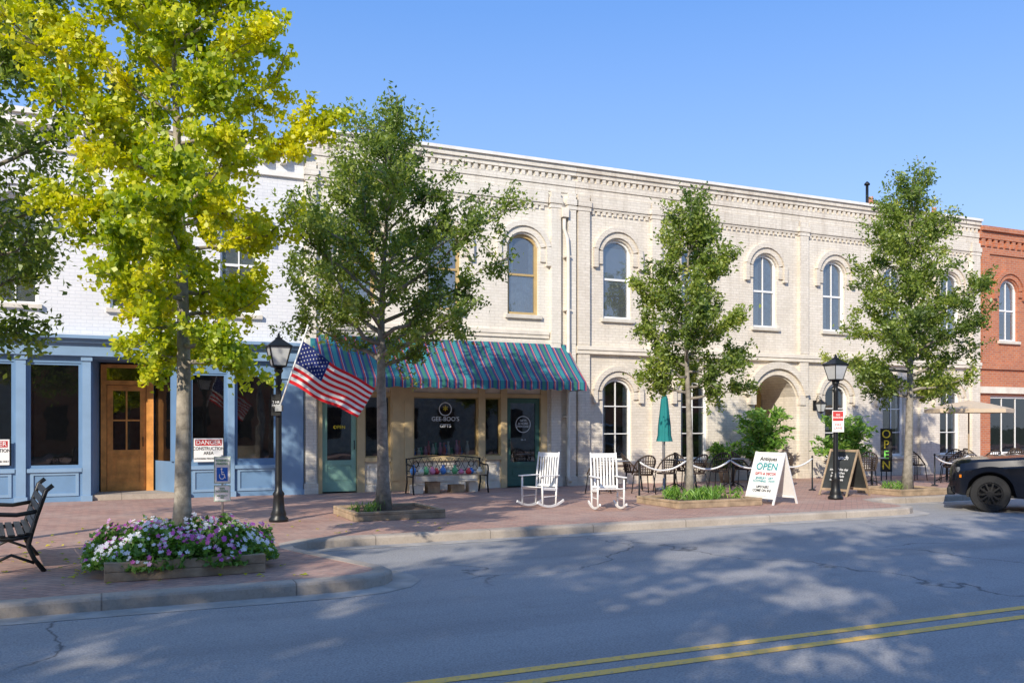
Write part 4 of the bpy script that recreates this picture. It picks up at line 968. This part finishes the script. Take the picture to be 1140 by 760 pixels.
def frond(loc,label,h,r,nst,seed):
    t=thing('potted_shrub',loc,label,'plant',group='leafy shrubs by the arched entrance'); rng=np.random.RandomState(seed)
    g=MB(); g.lathe([(.18,0),(.24,.3),(.27,.4),(.25,.42),(.22,.36)],n=18); g.make('pot',M['timber'],t)
    g=MB();P=[];D=[]
    for i in range(nst):
        az=rng.uniform(0,6.28); rr=r*rng.uniform(.25,1); hh=h*rng.uniform(.4,1); pts=[]
        for k in range(7):
            f=k/6; pts.append(np.array([math.cos(az)*rr*f**1.2,math.sin(az)*rr*f**1.2*.7,.35+(hh-.35)*math.sin(f*1.7)/math.sin(1.57)*.98])+rng.randn(3)*.02)
        g.tube(pts,[.012*(1-.7*k/6) for k in range(7)],4); A_=np.array(pts)
        for q in range(75):
            f=rng.uniform(.12,1)*6; i0=min(5,int(f)); b=A_[i0]+(A_[i0+1]-A_[i0])*(f-i0)+rng.randn(3)*.05; sd=rng.choice([-1,1]); dn=(A_[i0+1]-A_[i0]); dn/=np.linalg.norm(dn)
            side=np.cross(dn,[0,0,1]); side/=np.linalg.norm(side)+1e-6; d=side*sd*.7+dn*.5+rng.randn(3)*.4; P.append(b+d*.05); D.append(d)
    g.make('stem',M['bark'],t); leaves('foliage',np.array(P),.155,.38,M['leaf_s'],t,seed,droop=np.array(D))
frond((16.85,19.9,0),'lush green shrub climbing beside the arched entrance',2.1,1.05,64,3)
frond((19.5,19.6,0),'leafy green shrub in front of the wall',1.85,1.05,64,4)
frond((15.9,20.3,0),'small leafy plant beneath the window',1.1,.6,22,5)

rng=np.random.RandomState(9)
cols=[simple('glaze_%s'%n,c,.4,var=.1,bmp=0) for n,c in (('red',(.6,.05,.05)),('blue',(.08,.25,.65)),('cream',(.8,.75,.6)),('green',(.15,.5,.2)),('pink',(.75,.25,.4)))]
sh=thing('display_table',(7.8,21.55,0),'low wooden display table inside the shop window','table'); g=MB(); g.box(-.82,.82,-.28,.3,.78,.82); 
g.make('tabletop',M['tan2'],sh); g=MB()
for x in(-.75,.75):
    for y in (-.22,.25): g.box(x-.03,x+.03,y-.03,y+.03,0.02,.78)
g.make('leg_frame',M['tan2'],sh)
def vase(x,y,z,hh,ci,lb,grp,s=1):
    t=thing('vase',(x,y,z),lb,'vase',group=grp)
    g=MB(); g.lathe([(.03*s,0),(.055*s,hh*.35),(.045*s,hh*.6),(.02*s,hh*.8),(.03*s,hh)],n=12); g.make('body',cols[ci%5],t)
for i in range(18): vase(7.04+i*.088,21.32+rng.uniform(0,.3),.82,rng.uniform(.16,.42),i,'small colourful glazed vase in the shop window','gifts displayed in the shop window')
for i in range(12):
    vase(7.45-.82+i*.145,19.9+rng.uniform(-.1,.15),.441,rng.uniform(.12,.26),i+1,'small glazed vase for sale on the bench','goods for sale on the bench',1.4)
for (x,w_,h_,m_) in ((6.75,.26,.2,'cream_trim'),(7.15,.3,.26,'timber'),(7.75,.34,.18,'timber'),(8.15,.22,.24,'cream_trim')):
    t=thing('storage_box',(x,20.15,0),'small open box of goods beneath the bench','box',group='boxes of goods beneath the bench')
    g=MB(); a=w_/2; g.box(-a,a,-.13,-.11,.0,h_); g.box(-a,a,.11,.13,.0,h_); g.box(-a,-a+.02,-.11,.11,0,h_-.001); g.box(a-.02,a,-.11,.11,0,h_-.001); g.box(-a+.02,a-.02,-.11,.11,.002,.02); g.make('body',M[m_],t)

# ---------------------------------------------------------------- car
car=thing('parked_car',(16.33,13.39,-.13),'black pickup-style car parked nose to the kerb','car',rot=math.radians(-52))
hw=.95; wr=.365; wx=(.72,4.05)
def lerp_(x,xs,ys): return float(np.interp(x,xs,ys))
xs_=sorted(set([0,.03,.07,.12,.2]+list(np.arange(.28,5.1,.06))+[5.12,5.18,5.2]))
def sec(x):
    top=lerp_(x,[0,.03,.12,.35,1.2,1.55,5.1,5.2],[.84,.93,.99,1.03,1.09,1.12,1.12,1.03])
    w=lerp_(x,[0,.07,.2,.45,4.6,5.1,5.2],[.76,.86,.93,.95,.95,.91,.86])
    b=lerp_(x,[0,.15,.5],[.40,.34,.30]); 
    for c in wx:
        d=abs(x-c)
        if d<wr+.07: b=max(b,.365+math.sqrt((wr+.07)**2-d*d)*.98)
    b=min(b,top-.2)
    mid=b+(top-b)*.45
    return [(w-.02,b),(w+.0,b+.02),(w+.004,mid),(w+.002,top-.20),(w-.03,top-.17),(w-.06,top-.05),(w-.13,top),(w-.45,top+.03),(0,top+.045)]
g=MB(); rows=[]
for x in xs_:
    s=sec(x); pts=[(x,-a,z) for a,z in s]+[(x,a,z) for a,z in reversed(s[:-1])]; rows.append(pts)
k=len(rows[0]); vs=[p for r in rows for p in r]
fs=[(i*k+j,i*k+j+1,(i+1)*k+j+1,(i+1)*k+j) for i in range(len(rows)-1) for j in range(k-1)]
fs+=[tuple(range(k-1,-1,-1)),tuple((len(rows)-1)*k+j for j in range(k))]
g.add(vs,fs,True)
body=g.make('body',M['carpaint'],car)
es=body.modifiers.new('e','EDGE_SPLIT'); es.split_angle=math.radians(30)
gl=MB()
def cab(mb,inset,z0,z1,xa,xb,xc,xd,wa,wb):
    vs=[(xa,-wa,z0),(xd,-wa,z0),(xd,wa,z0),(xa,wa,z0),(xb,-wb,z1),(xc,-wb,z1),(xc,wb,z1),(xb,wb,z1)]
    mb.add(vs,[(0,1,5,4),(1,2,6,5),(2,3,7,6),(3,0,4,7),(4,5,6,7)])
cab(gl,0,1.13,1.70,1.5,2.28,4.4,4.95,.84,.68)
gl.make('windows',M['carglass'],car)
g=MB()
rv=[]
for x,z in ((2.2,1.695),(2.35,1.735),(2.7,1.76),(4.0,1.76),(4.35,1.74),(4.5,1.70)):
    rv.append([(x,-.71,z-.04),(x,-.64,z),(x,0,z+.02),(x,.64,z),(x,.71,z-.04)])
g.add([p for r in rv for p in r],[(i*5+j,i*5+j+1,(i+1)*5+j+1,(i+1)*5+j) for i in range(5) for j in range(4)],True); g.make('roof',M['carpaint'],car)
g=MB()
for s_ in (-1,1):
    for (p,q) in (((1.48,s_*.85,1.12),(2.28,s_*.70,1.71)),((3.0,s_*.85,1.12),(3.0,s_*.705,1.71)),((4.0,s_*.85,1.12),(3.95,s_*.705,1.71)),((4.97,s_*.85,1.12),(4.42,s_*.70,1.71))): g.beam(p,q,.07,.05)
    g.beam((1.5,s_*.86,1.14),(4.95,s_*.86,1.14),.03,.04)
g.make('pillars',M['carpaint'],car)
for c in wx:
    for s_ in (-1,1):
        g=MB(); prof=[(wr-.13,-.12),(wr-.02,-.12),(wr,-.09),(wr,.09),(wr-.02,.12),(wr-.13,.12)]
        n=40; vs=[]
        for r,o_ in prof:
            for q in range(n): a=2*math.pi*q/n; vs.append((c+r*math.cos(a),s_*(hw-.13)+o_,wr+r*math.sin(a)))
        g.add(vs,[(i*n+q,i*n+(q+1)%n,((i+1)%6)*n+(q+1)%n,((i+1)%6)*n+q) for i in range(6) for q in range(n)],False)
        g_w=g.make('wheel',M['tyre'],car,(c,s_*(hw-.13),wr))
        g=MB(); yy=s_*(hw-.13+.085)
        g.ring(c,wr,wr-.165,wr-.125,0,2*math.pi,min(yy,yy-s_*.16),max(yy,yy-s_*.16),32)
        for q in range(10):
            a=q*math.pi/5; g.beam((c+.04*math.cos(a),yy,wr+.04*math.sin(a)),(c+(wr-.14)*math.cos(a+.06),yy-s_*.01,wr+(wr-.14)*math.sin(a+.06)),.03,.045,(0,1,0))
        g.ring(c,wr,.001,.07,0,2*math.pi,min(yy-.02*s_,yy+s_*.012),max(yy-.02*s_,yy+s_*.012),20)
        g.ring(c,wr,.001,wr-.15,0,2*math.pi,min(yy-.15*s_,yy-.12*s_),max(yy-.15*s_,yy-.12*s_),24)
        g.make('rim',M['rim'],g_w,(c,s_*(hw-.13),wr))
        g=MB(); g.box(c-.44,c+.46,min(s_*.55,s_*.6),max(s_*.55,s_*.6),.3,.85); g.make('wheel_well',M['carplast'],car,(c,s_*.57,.5))
for s_ in (-1,1):
    g=MB(); g.beam((.012,s_*.58,.80),(.16,s_*.90,.84),.05,.10); g.make('headlight',M['headl'],car)
    g=MB(); g.box(.17,.21,s_*(.93)-.012,s_*(.93)+.012,.68,.74); g.make('side_marker',M['amber'],car)
    g=MB(); g.box(1.75,1.9,s_*.98-.09,s_*.98+.09,1.13,1.28); g.make('wing_mirror',M['carplast'],car,bevel=.03)
    g=MB(); g.box(1.3,3.55,min(s_*.93,s_*.965),max(s_*.93,s_*.965),.26,.34); g.make('side_step',M['carplast'],car,bevel=.01)
    g=MB(); g.box(1.52,1.53,min(s_*.952,s_*.957),max(s_*.952,s_*.957),.4,1.0); g.box(1.53,2.6,min(s_*.952,s_*.957),max(s_*.952,s_*.957),.395,.405); g.make('door_seam',M['carplast'],car)
g=MB(); g.box(-.02,.05,-.55,.55,.53,.82)
for z in (.58,.65,.72,.78): g.box(-.035,-.018,-.54,.54,z-.012,z+.012)
g.make('grille',M['carplast'],car); g=MB(); g.box(-.06,.10,-.78,.78,.32,.48); g.make('bumper',M['carplast'],car,bevel=.03)
g=MB(); g.box(.3,5.0,-.75,.75,.28,.33); g.make('underbody',M['carplast'],car)

# ---------------------------------------------------------------- light, world, camera
SE=math.radians(28); dh=Vector((.72,.69,0)).normalized(); d=Vector((dh.x*math.cos(SE),dh.y*math.cos(SE),-math.sin(SE)))
sun=bpy.data.lights.new('sun','SUN'); sun.energy=5; sun.angle=math.radians(.53); sun.color=(1,.91,.77)
so_=bpy.data.objects.new('sun',sun); COL.objects.link(so_); so_.rotation_euler=d.to_track_quat('-Z','Y').to_euler(); so_.location=(-20,-20,20)
w=bpy.data.worlds.new('World'); scene.world=w; w.use_nodes=True; nt=w.node_tree
sky=nt.nodes.new('ShaderNodeTexSky'); sky.sky_type='NISHITA'; sky.sun_disc=False; sky.sun_elevation=SE; sky.sun_rotation=math.atan2(-dh.x,-dh.y); sky.air_density=1.0; sky.dust_density=.4; sky.ozone_density=1.5
tint=mixc(nt,1.0,sky.outputs[0],(1.38,1.42,2.0),'MULTIPLY')
tc=nt.nodes.new('ShaderNodeTexCoord'); sx_=nt.nodes.new('ShaderNodeSeparateXYZ'); nt.links.new(tc.outputs['Generated'],sx_.inputs[0])
gr=ramp(nt,sx_.outputs[2],[(0,(.56,.73,.93)),(.14,(.43,.63,.92)),(.27,(.28,.51,.90)),(.42,(.15,.38,.86)),(1,(.22,.40,.84))])
scl=mixc(nt,1.0,gr,(6.667,6.667,6.667),'MULTIPLY')
fin=mixc(nt,.78,tint,scl)
nt.links.new(fin,nt.nodes['Background'].inputs[0]); nt.nodes['Background'].inputs[1].default_value=.15
cam=bpy.data.cameras.new('camera'); co=bpy.data.objects.new('camera',cam); COL.objects.link(co); co.location=(0,0,1.6); co.rotation_euler=(math.pi/2,0,math.radians(-24.6))
cam.lens=31.58; cam.sensor_width=36; cam.shift_y=.0816; cam.clip_end=3000; cam.clip_start=.05
scene.camera=co
scene.view_settings.view_transform='Standard'; scene.view_settings.look='None'; scene.view_settings.exposure=0
